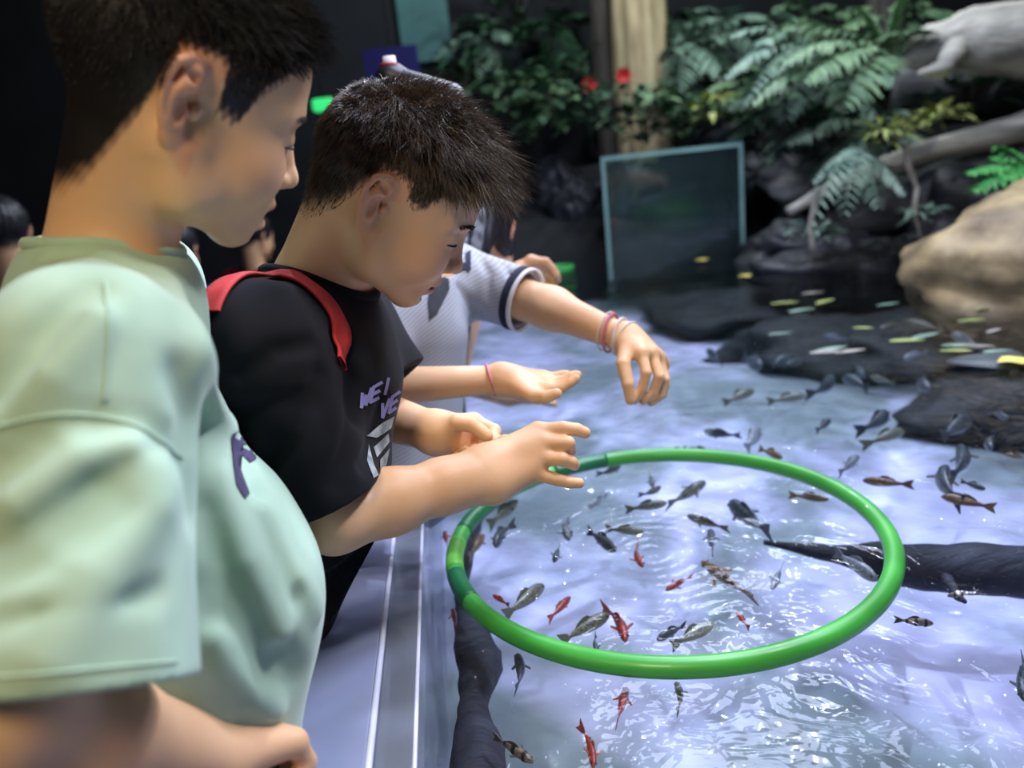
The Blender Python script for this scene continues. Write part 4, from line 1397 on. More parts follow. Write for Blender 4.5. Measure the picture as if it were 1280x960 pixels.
def ribbon(px_pts, sdf, half, thick, name, m, parent, lift=0.003):
    """flat strap lying on a surface along a traced line"""
    C_ = [trace(sdf, *q) for q in px_pts]
    C_ = [c for c in C_ if c is not None]
    # resample
    out = []
    for i in range(len(C_) - 1):
        for t in np.linspace(0, 1, 5, endpoint=False): out.append(C_[i] * (1 - t) + C_[i + 1] * t)
    out.append(C_[-1]); out = np.array(out)
    for _ in range(4): out[1:-1] = (out[:-2] + out[1:-1] * 2 + out[2:]) / 4
    d, g = grad(sdf, out.astype(np.float32))
    V, Fc = [], []
    for i, c in enumerate(out):
        T = out[min(i + 1, len(out) - 1)] - out[max(i - 1, 0)]; T /= np.linalg.norm(T)
        nn = g[i] / np.linalg.norm(g[i]); S = np.cross(T, nn); S /= np.linalg.norm(S)
        row = []
        for s in (-1, -0.5, 0, 0.5, 1):
            q = c + S * s * half
            dq, gq = grad(sdf, q[None].astype(np.float32))
            q = q - gq[0] * (dq[0] - lift)
            row.append((q, gq[0]))
        for q, n_ in row: V.append(q)
        for q, n_ in row[::-1]: V.append(q + n_ * thick)
    k = 10
    for i in range(len(out) - 1):
        for j in range(k): Fc.append((i * k + j, i * k + (j + 1) % k, (i + 1) * k + (j + 1) % k, (i + 1) * k + j))
    return obj(name, new_mesh(name, V, Fc, m), parent)


def decal(polys, bvh, name, m, parent, off=0.0012):
    """print on cloth: outlines given where they show, laid onto the shirt surface"""
    V, Fc = [], []
    for poly in polys:
        bm = bmesh.new()
        vs_ = [bm.verts.new((x, y, 0)) for x, y in poly]
        bm.faces.new(vs_)
        bmesh.ops.triangulate(bm, faces=bm.faces[:])
        for _ in range(2): bmesh.ops.subdivide_edges(bm, edges=[e for e in bm.edges if e.calc_length() > 4], cuts=1, use_grid_fill=False)
        bmesh.ops.triangulate(bm, faces=bm.faces[:])
        bm.verts.ensure_lookup_table(); bm.verts.index_update()
        k = len(V); good = {}
        for v in bm.verts:
            d = Vector(ray(v.co.x, v.co.y)).normalized()
            hit, nn, _i, _d = bvh.ray_cast(Vector(CAM), d)
            if hit is not None:
                if nn.dot(d) > 0: nn = -nn
                good[v.index] = len(V); V.append(tuple(hit + nn * off))
        for f in bm.faces:
            if all(v.index in good for v in f.verts): Fc.append(tuple(good[v.index] for v in f.verts))
        bm.free()
    return obj(name, new_mesh(name, V, Fc, m), parent)


def bvh_of(V, Q): return BVHTree.FromPolygons([tuple(map(float, v)) for v in V], [tuple(map(int, q)) for q in Q])


def legs(o, hipc, fwd, right, shorts_m, shoe_m, seat_z, drop, stance=0.085):
    """trousers, lower legs and shoes down to the floor"""
    hipc = np.array(hipc); sh = SDF(); lg = SDF(); out = []
    for s in (-1, 1):
        hip = hipc + right * s * 0.075
        kn = np.array([hip[0], hip[1], seat_z * 0.53]) + fwd * 0.02 + right * s * 0.01
        an = np.array([hip[0], hip[1], 0.085]) - fwd * 0.02 + right * s * 0.01
        sh.add(cone(hip, kn + np.array([0, 0, drop]), 0.085, 0.078), 0.03)
        lg.add(cone(hip + np.array([0, 0, 0.0]), kn, 0.060, 0.047), 0.02)
        lg.add(cone(kn, an + np.array([0, 0, 0.12]), 0.047, 0.042), 0.02); lg.add(cone(an + np.array([0, 0, 0.12]), an, 0.042, 0.031), 0.02)
        b = SDF(); b.add(cone(an - np.array([0, 0, 0.035]) - fwd * 0.03, an - np.array([0, 0, 0.045]) + fwd * 0.13, 0.042, 0.038), 0.01)
        b.add(cone(an, an - np.array([0, 0, 0.03]), 0.040, 0.042), 0.02); b.cut(plane((0, 0, 0.002), (0, 0, -1)), 0.006); b.cut(plane(an + np.array([0, 0, 0.03]), (0, 0, 1)), 0.004)
        out.append(b)
    sh.add(cone(hipc + np.array([0, 0, 0.10]) - right * 0.05, hipc + np.array([0, 0, 0.10]) + right * 0.05, 0.10, 0.10), 0.05)
    sh.cut(plane((0, 0, seat_z * 0.53 + drop), (0, 0, -1)), 0.004)
    lo = np.minimum(hipc, hipc) - 0.30; hi = hipc + 0.30
    v, q = surf(sh, (lo[0], lo[1], seat_z * 0.53 + drop - 0.03), (hi[0], hi[1], hipc[2] + 0.26), 0.007)
    obj('trousers', fast_mesh('trousers', v, q, shorts_m), o)
    lv = surf(lg, (lo[0], lo[1], 0.03), (hi[0], hi[1], seat_z), 0.006)
    for b in out:
        v, q = surf(b, (lo[0], lo[1], -0.02), (hi[0], hi[1], 0.16), 0.005); obj('shoe', fast_mesh('shoe', v, q, shoe_m), o)
    return lv


# ================================================================ boy in the mint T-shirt
M_mint = mat('mint_cotton', srgb(176, 204, 178), srgb(166, 196, 170), 30, 0.9, sheen=0.25, bump=0.06, bscale=500)
M_dark = mat('dark_cloth', srgb(40, 40, 48), srgb(30, 30, 38), 30, 0.9)
M_shoe = mat('grey_shoe', srgb(96, 98, 104), srgb(80, 82, 88), 20, 0.6)
M_ink = mat('purple_ink', srgb(72, 66, 96), srgb(64, 58, 88), 30, 0.8)

b1p, b1s = np.array([-0.232, 0.630, 1.409]), 0.95
b1M = rot_head(math.radians(35.3), math.radians(28.2), math.radians(14.1))
HZ1 = [-0.125, -0.120, -0.115, -0.090, -0.030, 0.034, 0.040, 0.034, 0.004, 0.000, 0.026, 0.044, 0.066, 0.082, 0.086]  # low nape border: hair fade and neck shade painted as one tint


def boy_mint():
    o = empty('person', (-0.42, 0.62, 0.0))
    tag(o, 'child in a mint green T-shirt looking down at the pool from its rim', 'person')
    fw = np.array([math.cos(math.radians(28)), math.sin(math.radians(28)), 0]); rt = np.array([fw[1], -fw[0], 0])
    neck = P(130, 320, 0.615)
    sh_r = P(112, 462, 0.46); sh_l = neck + (neck - sh_r) * 0.95 + np.array([0, 0, -0.10])
    el = P(2, 893, 0.41); wr = P(268, 945, 0.548)
    hs = head_shape(0.008); ear_ops(hs, -1); ear_ops(hs, 1)
    hd = SDF()
    hd.add(local(hs, b1p, b1M, b1s), 0)
    hd.add(cone(W(b1p, b1M, b1s, (-0.022, 0, -0.02)), neck + np.array([0, 0, -0.01]), 0.045, 0.047), 0.022)
    hd.add(cone(neck + np.array([0, 0, -0.05]) - rt * 0.05, neck + np.array([0, 0, -0.05]) + rt * 0.05, 0.05, 0.05), 0.04)
    body = SDF(); body.ops = list(hd.ops)
    belly = neck + np.array([0, 0, -0.40]) - fw * 0.05
    body.add(cone(neck + np.array([0, 0, -0.12]) - fw * 0.03, belly, 0.066, 0.066), 0.05)
    body.add(cone(neck + np.array([0, 0, -0.06]), sh_r, 0.05, 0.042), 0.04).add(cone(neck + np.array([0, 0, -0.06]), sh_l, 0.05, 0.042), 0.04)
    arm = [(sh_r, el, 0.042, 0.034), (el, el * 0.6 + wr * 0.4, 0.034, 0.033), (el * 0.6 + wr * 0.4, wr, 0.033, 0.024)]
    for a, b, r1, r2 in arm: body.add(cone(a, b, r1, r2), 0.015)
    hp = P(352, 913, 0.615)
    up = np.array([0, 0, 1.0]); dh = hp - wr; dh /= np.linalg.norm(dh); sd = np.cross(dh, up); sd /= np.linalg.norm(sd)
    kn = wr + dh * 0.056
    for i, s in enumerate((-0.027, -0.009, 0.009, 0.026)):
        body.add(cone(wr, kn + sd * s, 0.019, 0.011), 0.012)
        L = (0.052, 0.064, 0.060, 0.046)[i]
        finger(body, [kn + sd * s, kn + sd * s * 1.05 + dh * L * 0.16 - up * L * 0.45, kn + sd * s * 1.05 - dh * L * 0.2 - up * L * 0.7, kn + sd * s * 1.05 - dh * L * 0.45 - up * L * 0.6], 0.0092, 0.0072)
    finger(body, [wr - sd * 0.012 + dh * 0.01, wr - sd * 0.034 + dh * 0.035 - up * 0.012, wr - sd * 0.030 + dh * 0.056 - up * 0.024], 0.012, 0.009)
    el_l = sh_l + np.array([0, 0, -0.23]) - fw * 0.05; wr_l = el_l - fw * 0.02 + np.array([0, 0, -0.20])
    body.add(cone(sh_l, el_l, 0.042, 0.034), 0.015).add(cone(el_l, wr_l, 0.034, 0.024), 0.015)
    for s in (-0.02, -0.007, 0.007, 0.02):
        finger(body, [wr_l, wr_l - up * 0.07 + fw * s * 1.2, wr_l - up * 0.105 + fw * s * 1.3 + rt * 0.012, wr_l - up * 0.125 + fw * s * 1.3 + rt * 0.025], 0.012, 0.007, 0.01)
    finger(body, [wr_l + fw * 0.01, wr_l - up * 0.045 + fw * 0.04, wr_l - up * 0.07 + fw * 0.045], 0.011, 0.008, 0.01)
    # head and neck fine, arms medium
    c = b1p
    parts = [surf(hd, c + np.array([-0.16, -0.15, -0.17]), c + np.array([0.15, 0.16, 0.155]), 0.0017)]
    lo = np.minimum.reduce([el, wr, hp, sh_r, belly, wr_l, sh_l]) - 0.09; hi = np.maximum.reduce([el, wr, hp, sh_r, wr_l + 0.1, sh_l]) + 0.09
    hi[2] = neck[2] - 0.09
    parts.append(surf(body, lo, hi, 0.0032))
    # ---- shirt
    t = SDF()
    ch = neck + np.array([0, 0, -0.12]) - fw * 0.036
    bl = P(203, 728, 0.66); bh = neck + np.array([0, 0, -0.62]) - fw * 0.10 + rt * 0.02
    for s in (-1, 1):
        t.add(cone(ch + rt * s * 0.055, bl + rt * s * 0.045, 0.086, 0.108), 0.05)
        t.add(cone(bl + rt * s * 0.045, bh + rt * s * 0.05, 0.112, 0.108), 0.05)
    t.add(cone(neck + np.array([0, 0, -0.035]) - fw * 0.01, ch, 0.062, 0.09), 0.04)
    t.add(cone(neck + np.array([0, 0, -0.045]), sh_r + np.array([0, 0, 0.0]), 0.052, 0.054), 0.045)
    t.add(cone(neck + np.array([0, 0, -0.045]), sh_l, 0.052, 0.054), 0.045)
    hem = P(78, 856, 0.415); ax = (hem - sh_r); ax /= np.linalg.norm(ax)
    t.add(cone(sh_r, hem + ax * 0.03, 0.058, 0.071), 0.028)
    hem_l = sh_l + np.array([0, 0, -0.19]); t.add(cone(sh_l, hem_l, 0.064, 0.072), 0.03)

    # folds traced from the photograph: soft grooves and ridges
    smooth = SDF(); smooth.ops = list(t.ops)
    grooves = [([(5, 500), (45, 440), (85, 392), (120, 360)], 0.010, 0.016), ([(0, 606), (60, 570), (120, 545), (170, 540)], 0.010, 0.016), ([(10, 680), (80, 630), (140, 580), (200, 560)], 0.010, 0.020),
               ([(243, 640), (232, 570), (238, 520), (225, 470)], 0.006, 0.02), ([(0, 720), (70, 700), (150, 650), (210, 600)], 0.005, 0.02),
               ([(262, 640), (290, 720), (330, 800), (372, 850)], 0.009, 0.024), ([(252, 740), (290, 810), (330, 870)], 0.009, 0.022), ([(300, 560), (335, 650), (372, 740)], 0.005, 0.022),
               ([(0, 780), (90, 760), (190, 740)], 0.004, 0.016), ([(10, 530), (40, 470), (60, 430)], 0.005, 0.012), ([(60, 320), (120, 318), (175, 335)], 0.003, 0.01)]
    ridges = [([(0, 530), (60, 470), (120, 400)], 0.006, 0.02), ([(20, 625), (100, 570), (160, 560), (205, 600)], 0.007, 0.022), ([(60, 820), (120, 720), (190, 640)], 0.005, 0.03),
              ([(275, 600), (310, 700), (350, 790)], 0.006, 0.024), ([(330, 640), (372, 720), (395, 760)], 0.006, 0.02), ([(215, 360), (250, 440), (285, 530)], 0.004, 0.03), ([(270, 800), (320, 870), (345, 890)], 0.006, 0.02)]
    for lst, isg in ((grooves, True), (ridges, False)):
        for pts, r, k in lst:
            w = [trace(smooth, *q) for q in pts]; w = [q for q in w if q is not None]
            if len(w) < 2: continue
            d, g = grad(smooth, np.array(w, np.float32))
            if isg: t.sub(chain([q + g[i] * r * 0.35 for i, q in enumerate(w)], [r * (0.55 if i in (0, len(w) - 1) else 1) for i in range(len(w))]), k)
            else: t.add(chain([q - g[i] * r * 0.55 for i, q in enumerate(w)], [r * (0.5 if i in (0, len(w) - 1) else 1) for i in range(len(w))]), k)
    t.disp(lambda p: (0.0011 * np.sin(p[:, 2] * 46 + 9 * np.sin(p[:, 0] * 11) + 3 * p[:, 1]) * np.sin(p[:, 0] * 37 + p[:, 1] * 21)).astype(np.float32))
    # openings
    nax = W(b1p, b1M, b1s, (-0.02, 0, -0.03)) - neck; nax /= np.linalg.norm(nax)
    t.sub(cone(neck - nax * 0.03, neck + nax * 0.2, 0.053, 0.056), 0.004)
    t.cut(lambda p: np.where(((p - A3(hem)) @ A3(rt)) > -0.13, (p - A3(hem)) @ A3(ax), -1).astype(np.float32) - 0.0, 0.003) if False else None
    sleeve_cut = plane(hem, ax)

    def cutter(p):                       # only the sleeve ends at its hem, not the body of the shirt
        d = sleeve_cut(p)
        r_ = cone(sh_r, hem + ax * 0.2, 0.074, 0.080)(p)
        body_ = np.minimum(cone(ch + rt * 0.055, bl + rt * 0.045, 0.089, 0.110)(p), cone(bl + rt * 0.045, bh + rt * 0.05, 0.114, 0.110)(p))
        return np.where((r_ < 0.012) & (body_ > 0.004), d, -1).astype(np.float32)
    t.cut(cutter, 0)
    t.sub(cone(hem + ax * 0.035, hem + ax * 0.08, 0.063, 0.066), 0.003)
    t.cut(plane(bh + np.array([0, 0, -0.01]), (0, 0, -1)), 0.004)
    t.sub(cone(bh + np.array([0, 0, -0.2]), bh + np.array([0, 0, 0.05]), 0.09, 0.09), 0.003)
    lo = np.minimum.reduce([sh_r, sh_l, hem, bh, bl]) - 0.15; hi = np.maximum.reduce([sh_r, sh_l, hem, bl, neck]) + 0.15
    lo[2] = bh[2] - 0.03; hi[2] = neck[2] + 0.06
    SV, SQ = surf(t, lo, hi, 0.0030)
    so = obj('t_shirt', fast_mesh('t_shirt', SV, SQ, M_mint), o)
    # ribbed collar
    e1 = np.cross(nax, fw); e1 /= np.linalg.norm(e1); e2 = np.cross(nax, e1)
    ring = []
    for a in np.linspace(0, 2 * math.pi, 48, endpoint=False):
        q = neck + 0.0535 * (math.cos(a) * e1 + math.sin(a) * e2)
        best = None
        for h in np.linspace(0.05, -0.08, 40):
            d = float(t.ev((q + nax * h)[None].astype(np.float32))[0])
            if d < 0.001: best = q + nax * h; break
        ring.append(best if best is not None else q - nax * 0.02)
    ring = np.array(ring)
    for _ in range(5): ring = (np.roll(ring, 1, 0) + 2 * ring + np.roll(ring, -1, 0)) / 4
    MB().tube(ring, 0.0055, 10, closed=True).build('collar', M_mint, so)
    # seams
    def seam(pts, r=0.0012):
        w = [trace(t, *q) for q in pts]; w = np.array([q for q in w if q is not None])
        if len(w) < 4: return
        for _ in range(6): w[1:-1] = (w[:-2] + w[1:-1] * 2 + w[2:]) / 4
        for _ in range(3):
            d, g = grad(t, w.astype(np.float32), None, 0.002); w = w - np.clip(d - 0.0002, -0.003, 0.003)[:, None] * g
        MB().tube(w, r, 8).build('seam', M_mint, so)
    seam([(x, 556 - 38 * math.sin((x + 60) / 300 * math.pi) + (x > 170) * (x - 170) * 0.35) for x in range(-20, 236, 8)])
    seam([(133 + 3 * math.sin(y / 30), y) for y in range(352, 512, 8)])
    seam([(x, 836 - (x - 120) * 0.09) for x in range(-10, 226, 8)], 0.0010)
    bv = bvh_of(SV, SQ)
    # dark letter printed on the chest, most of it turned out of sight
    decal([[(288, 543), (300, 537), (303, 556), (297, 560), (300, 588), (311, 618), (305, 624), (294, 606), (290, 580)],
           [(300, 537), (312, 541), (324, 562), (318, 573), (308, 552), (303, 553)],
           [(303, 560), (312, 566), (320, 574), (312, 579), (304, 570), (299, 572)]], bv, 'chest_letter', M_ink, so)
    lv = legs(o, (bh[0] - 0.03, bh[1], 0.66), fw, rt, M_dark, M_shoe, 0.72, 0.02)
    V, Q = join(parts + [lv])
    me = fast_mesh('body', V, Q, SKIN)
    paint(me, V, head_tint(b1p, b1M, b1s, HZ1, mole=(0.035, -0.058, -0.047)))
    obj('body', me, o)
    eyes_brows(o, b1p, b1M, b1s)
    brow_strands(o, b1p, b1M, b1s, hs, 1)

    def lenf(q, rg):
        top = sstep(0.045, 0.095, q[:, 2]); bd = sstep(0.0, 0.03, hairline(q, HZ1))
        return (0.0015 + 0.004 * bd * sstep(-0.04, 0.04, q[:, 2]) + 0.020 * top) * (0.75 + 0.5 * rg.random(len(q)))

    def dirf(q, n, rg):
        top = sstep(0.04, 0.09, q[:, 2])[:, None]
        D = n * (0.55 + 0.35 * top) + np.array([[0.75, 0, 0.1]]) * top + np.array([[-0.05, 0, -0.8]]) * (1 - top) + rg.normal(size=q.shape) * 0.14 + tufts(q, 1) * 0.16
        B = np.array([[0.15, 0, -0.35]]) + 0.1 * rg.normal(size=q.shape)
        return D, B
    grow_hair(o, b1p, b1M, b1s, *parts[0], HZ1, 15000, lenf, dirf, HAIR, 5)
    return o


boy_mint()
# ================================================================ boy in the black T-shirt
M_blk = mat('black_cotton', srgb(15, 16, 22), srgb(11, 12, 18), 30, 0.9, sheen=0.04, spec=0.25, bump=0.05, bscale=500)
M_strap = mat('red_webbing', srgb(206, 58, 54), srgb(190, 50, 48), 40, 0.75, bump=0.1, bscale=600)
M_print = mat('lilac_print', srgb(148, 146, 196), srgb(128, 126, 178), 40, 0.8)
M_print2 = mat('grey_print', srgb(176, 186, 192), srgb(112, 122, 130), 60, 0.8)

b2p, b2s = np.array([-0.112, 0.849, 1.313]), 0.95
b2M = rot_head(math.radians(7.4), math.radians(40.3), math.radians(8.8))
HZ2 = [-0.070, -0.068, -0.058, -0.040, 0.000, 0.034, 0.040, 0.036, 0.022, 0.018, 0.036, 0.050, 0.062, 0.074, 0.080]


def boy_black():
    o = empty('person', (-0.42, 0.9, 0.0))
    tag(o, 'child in a black T-shirt bending over the rim with hands above the hoop', 'person')
    fw = np.array([math.cos(math.radians(4)), math.sin(math.radians(4)), 0]); rt = np.array([fw[1], -fw[0], 0]); up = np.array([0, 0, 1.0])
    neck = P(402, 348, 0.87)
    sh_r = P(316, 436, 0.735); sh_l = P(425, 395, 1.00)
    el = P(418, 648, 0.775); wr = P(606, 592, 0.872)
    el_l = P(452, 512, 1.0); wr_l = P(546, 541, 0.955)
    hs = head_shape(0.001, 1.06); ear_ops(hs, -1); ear_ops(hs, 1)
    hd = SDF()
    hd.add(local(hs, b2p, b2M, b2s), 0)
    hd.add(cone(W(b2p, b2M, b2s, (-0.030, 0, -0.025)), neck, 0.047, 0.051), 0.022)
    hd.add(cone(neck + np.array([-0.01, 0.04, -0.04]), neck + np.array([-0.01, -0.04, -0.04]), 0.05, 0.05), 0.04)
    ar = SDF(); ar.ops = list(hd.ops)
    tb = neck + np.array([-0.09, 0, -0.36])
    ar.add(cone(neck + np.array([-0.035, 0, -0.13]), tb, 0.060, 0.060), 0.04).add(cone(neck + np.array([-0.02, 0, -0.07]), sh_r, 0.045, 0.041), 0.03).add(cone(neck + np.array([-0.02, 0, -0.07]), sh_l, 0.045, 0.041), 0.03)
    ar.add(cone(sh_r, el, 0.034, 0.0345), 0.01)
    ar.add(cone(el, el * 0.65 + wr * 0.35, 0.0345, 0.0335), 0.012).add(cone(el * 0.65 + wr * 0.35, wr, 0.0335, 0.024), 0.015)
    wt, wb = P(604, 584, 0.874), P(616, 603, 0.870)
    ar.add(cone(el * 0.3 + wr * 0.7, wt, 0.026, 0.021), 0.015).add(cone(el * 0.3 + wr * 0.7, wb, 0.026, 0.021), 0.015)
    mc = [P(672, 538, 0.903), P(677, 553, 0.893), P(675, 573, 0.888), P(666, 592, 0.886)]
    for a, b in ((wt, mc[0]), (wt, mc[1]), (wb, mc[2]), (wb, mc[3])): ar.add(cone(a, b, 0.0195, 0.0105), 0.016)
    fg = [[mc[0], P(704, 535, .898), P(721, 537, .899), P(731, 541, .900)], [mc[1], P(710, 554, .887), P(712, 563, .905), P(700, 568, .918)],
          [mc[2], P(703, 574, .882), P(714, 578, .888), P(718, 581, .896)], [mc[3], P(698, 600, .883), P(712, 603, .884), P(724, 604, .887)]]
    for g, r in zip(fg, (0.0088, 0.0090, 0.0086, 0.0078)): finger(ar, g, r, r * 0.80, 0.006)
    finger(ar, [P(612, 575, .885), P(634, 560, .915), P(632, 553, .928), P(627, 552, .936)], 0.013, 0.008, 0.012)
    la = ar
    la.add(cone(sh_l, el_l, 0.041, 0.034), 0.01).add(cone(el_l, wr_l, 0.034, 0.024), 0.012)
    lm = [P(592, 527, .965), P(590, 540, .975), P(585, 553, .978), P(576, 562, .975)]
    for m_ in lm: la.add(cone(wr_l, m_, 0.022, 0.012), 0.014)
    for g, r in (([lm[0], P(618, 538, .955), P(616, 552, .935), P(603, 556, .930)], .0088), ([lm[1], P(616, 552, .962), P(606, 564, .942), P(594, 562, .934)], .0088),
                 ([lm[2], P(606, 566, .962), P(594, 572, .942), P(580, 564, .934)], .0084), ([lm[3], P(592, 574, .962), P(582, 576, .945), P(572, 570, .942)], .0078)):
        finger(la, g, r, r * 0.82, 0.005)
    finger(la, [P(553, 535, .940), P(570, 528, .932), P(590, 531, .927), P(608, 544, .926)], 0.012, 0.008, 0.012)
    c = b2p
    parts = [surf(hd, c + np.array([-0.17, -0.14, -0.20]), c + np.array([0.15, 0.14, 0.135]), 0.0018)]

    def box(sd, pts, h, pad=0.055):
        pts = np.array(pts); return surf(sd, pts.min(0) - pad, pts.max(0) + pad, h)
    pts = np.array([sh_r, sh_l, el, wr, el_l, wr_l, tb, P(735, 541, .90), P(618, 540, .93), P(725, 604, .887)])
    hi = pts.max(0) + 0.05; hi[2] = neck[2] - 0.05
    parts.append(surf(ar, pts.min(0) - 0.05, hi, 0.0021))
    # ---- shirt
    t = SDF()
    ch = neck + np.array([0.0, 0, -0.11]) - fw * 0.022
    bl = P(368, 600, 0.88); bh = np.array([-0.405, bl[1] - 0.02, 0.74])
    for s in (-1, 1):
        t.add(cone(ch + rt * s * 0.05, bl + rt * s * 0.045, 0.090, 0.092), 0.05)
        t.add(cone(bl + rt * s * 0.045, bh + rt * s * 0.05, 0.092, 0.100), 0.05)
    t.add(cone(neck + np.array([0, 0, -0.045]) - fw * 0.015, ch, 0.060, 0.085), 0.04)
    t.add(cone(neck + np.array([-0.02, 0, -0.05]), sh_r, 0.058, 0.060), 0.05)
    t.add(cone(neck + np.array([-0.02, 0, -0.05]), sh_l, 0.056, 0.058), 0.05)
    hem = P(408, 626, 0.768); ax = hem - sh_r; ax /= np.linalg.norm(ax)
    t.add(cone(sh_r, hem + ax * 0.03, 0.060, 0.056), 0.03)
    hem_l = P(492, 478, 1.0); ax_l = hem_l - sh_l; ax_l /= np.linalg.norm(ax_l)
    t.add(cone(sh_l, hem_l + ax_l * 0.03, 0.056, 0.050), 0.03)
    sm = SDF(); sm.ops = list(t.ops)
    for pts, r, k in (([(330, 600), (370, 540), (400, 470)], .005, .02), ([(420, 600), (440, 540), (445, 480)], .006, .02), ([(300, 470), (340, 440), (390, 430)], .004, .016), ([(455, 580), (470, 540), (480, 500)], .005, .014),
                      ([(420, 420), (440, 470), (445, 520)], .004, .018), ([(300, 520), (345, 500), (395, 500)], .004, .016)):
        w = [trace(sm, *q) for q in pts]; w = [q for q in w if q is not None]
        if len(w) > 1:
            d, g = grad(sm, np.array(w, np.float32))
            t.sub(chain([q + g[i] * r * 0.35 for i, q in enumerate(w)], [r] * len(w)), k)
    t.disp(lambda p: (0.0010 * np.sin(p[:, 2] * 60 + 7 * np.sin(p[:, 0] * 15)) * np.sin(p[:, 0] * 44 + p[:, 1] * 31)).astype(np.float32))
    nax = W(b2p, b2M, b2s, (-0.025, 0, -0.03)) - neck; nax /= np.linalg.norm(nax)
    t.sub(cone(neck - nax * 0.03, neck + nax * 0.2, 0.060, 0.066), 0.004)

    def cut_at(h, a, s0, r):
        pl = plane(h, a); cn = cone(h - a * 0.02, h + a * 0.2, r, r)
        bd = [cone(ch + rt * s * 0.05, bl + rt * s * 0.045, 0.093, 0.095) for s in (-1, 1)]

        def fn(p):
            b_ = np.minimum(bd[0](p), bd[1](p))
            return np.where((cn(p) < 0.014) & (b_ > 0.0), pl(p), -1).astype(np.float32)
        return fn
    t.cut(cut_at(hem, ax, sh_r, 0.062), 0); t.sub(cone(hem + ax * 0.03, hem + ax * 0.08, 0.046, 0.050), 0.003)
    t.cut(cut_at(hem_l, ax_l, sh_l, 0.056), 0); t.sub(cone(hem_l + ax_l * 0.025, hem_l + ax_l * 0.06, 0.042, 0.045), 0.003)
    t.cut(plane(bh, (0, 0, -1)), 0.004)
    pts = np.array([sh_r, sh_l, hem, hem_l, bl, ch, neck])
    lo, hi = pts.min(0) - 0.13, pts.max(0) + 0.13
    lo[0] = min(lo[0], bh[0] - 0.13); lo[2] = bh[2] - 0.02; hi[2] = neck[2] + 0.07
    SV, SQ = surf(t, lo, hi, 0.0030)
    so = obj('t_shirt', fast_mesh('t_shirt', SV, SQ, M_blk), o)
    e1 = np.cross(nax, fw); e1 /= np.linalg.norm(e1); e2 = np.cross(nax, e1); ring = []
    for a in np.linspace(0, 2 * math.pi, 48, endpoint=False):
        q = neck + 0.0625 * (math.cos(a) * e1 + math.sin(a) * e2); best = q - nax * 0.02
        for h in np.linspace(0.05, -0.08, 40):
            if float(t.ev((q + nax * h)[None].astype(np.float32))[0]) < 0.001: best = q + nax * h; break
        ring.append(best)
    ring = np.array(ring)
    for _ in range(5): ring = (np.roll(ring, 1, 0) + 2 * ring + np.roll(ring, -1, 0)) / 4
    MB().tube(ring, 0.006, 10, closed=True).build('collar', M_blk, so)
    bv = bvh_of(SV, SQ)

    # words and picture printed on the chest
    def letters(txt, x0, y0, dx, dy, hgt, wid):
        """slanted block capitals from simple strokes, along the direction (dx, dy)"""
        G = {'W': [[(0, 1), (.25, 0)], [(.25, 0), (.5, .7)], [(.5, .7), (.75, 0)], [(.75, 0), (1, 1)]], 'E': [[(0, 0), (0, 1)], [(0, 1), (.9, 1)], [(0, .5), (.8, .5)], [(0, 0), (.9, 0)]],
             'N': [[(0, 0), (0, 1)], [(0, 1), (.9, 0)], [(.9, 0), (.9, 1)]], 'V': [[(0, 1), (.45, 0)], [(.45, 0), (.9, 1)]], 'I': [[(.4, 0), (.4, 1)]], 'U': [[(0, 1), (.1, 0)], [(.1, 0), (.8, 0)], [(.8, 0), (.9, 1)]]}
        out = []
        for i, ch_ in enumerate(txt):
            for (a, b) in G[ch_]:
                def XY(u, v):
                    s_ = i * 1.25 * wid + u * wid
                    return np.array([x0 + dx * s_ + 0.22 * hgt * v, y0 + dy * s_ - hgt * v])
                A, B = XY(*a), XY(*b); T = B - A; T /= np.linalg.norm(T); S = np.array([-T[1], T[0]]) * 1.9
                out.append([tuple(A - S - T), tuple(B - S + T), tuple(B + S + T), tuple(A + S - T)])
        return out
    decal(letters('WEI', 448, 511, 0.86, -0.50, 19, 13), bv, 'chest_lettering', M_print, so)
    decal(letters('VE', 473, 525, 0.80, -0.60, 20, 12), bv, 'chest_lettering', M_print, so)
    decal([[(457, 545), (478, 528), (492, 520), (488, 535), (470, 548)], [(466, 560), (484, 542), (486, 552), (470, 572)], [(460, 556), (466, 580), (472, 594), (466, 598), (458, 576)],
           [(474, 575), (486, 560), (482, 580), (474, 596)]], bv, 'chest_picture', M_print2, so)
    lv = legs(o, (bh[0] - 0.02, bh[1], 0.66), fw, rt, M_dark, M_shoe, 0.72, 0.02)
    V, Q = join(parts + [lv])
    me = fast_mesh('body', V, Q, SKIN); paint(me, V, head_tint(b2p, b2M, b2s, HZ2)); obj('body', me, o)
    eyes_brows(o, b2p, b2M, b2s); brow_strands(o, b2p, b2M, b2s, hs, 2)

    def lenf(q, rg):
        top = sstep(0.05, 0.09, q[:, 2]) * sstep(-0.10, 0.02, q[:, 0]); bd = sstep(0.0, 0.05, hairline(q, HZ2)); fr = sstep(0.03, 0.075, q[:, 0])
        return (0.003 + 0.006 * bd + (0.034 + 0.008 * fr) * top) * (0.65 + 0.6 * rg.random(len(q)))

    def dirf(q, n, rg):
        top = sstep(0.04, 0.09, q[:, 2])[:, None]
        D = n * (0.55 + 0.55 * top) + np.array([[0.45, 0, 0.0]]) * top + np.array([[0.0, 0, -0.8]]) * (1 - top) + rg.normal(size=q.shape) * 0.14 + tufts(q, 2, 0.013) * 0.24 * (0.3 + top)
        B = np.array([[0.2, 0, -0.45]]) + 0.12 * rg.normal(size=q.shape)
        return D, B
    grow_hair(o, b2p, b2M, b2s, *parts[0], HZ2, 20000, lenf, dirf, HAIR2, 8)
    # ---- backpack worn by the boy
    bp = empty('backpack', tuple(np.array([ch[0] - 0.18, ch[1], ch[2] - 0.2])))
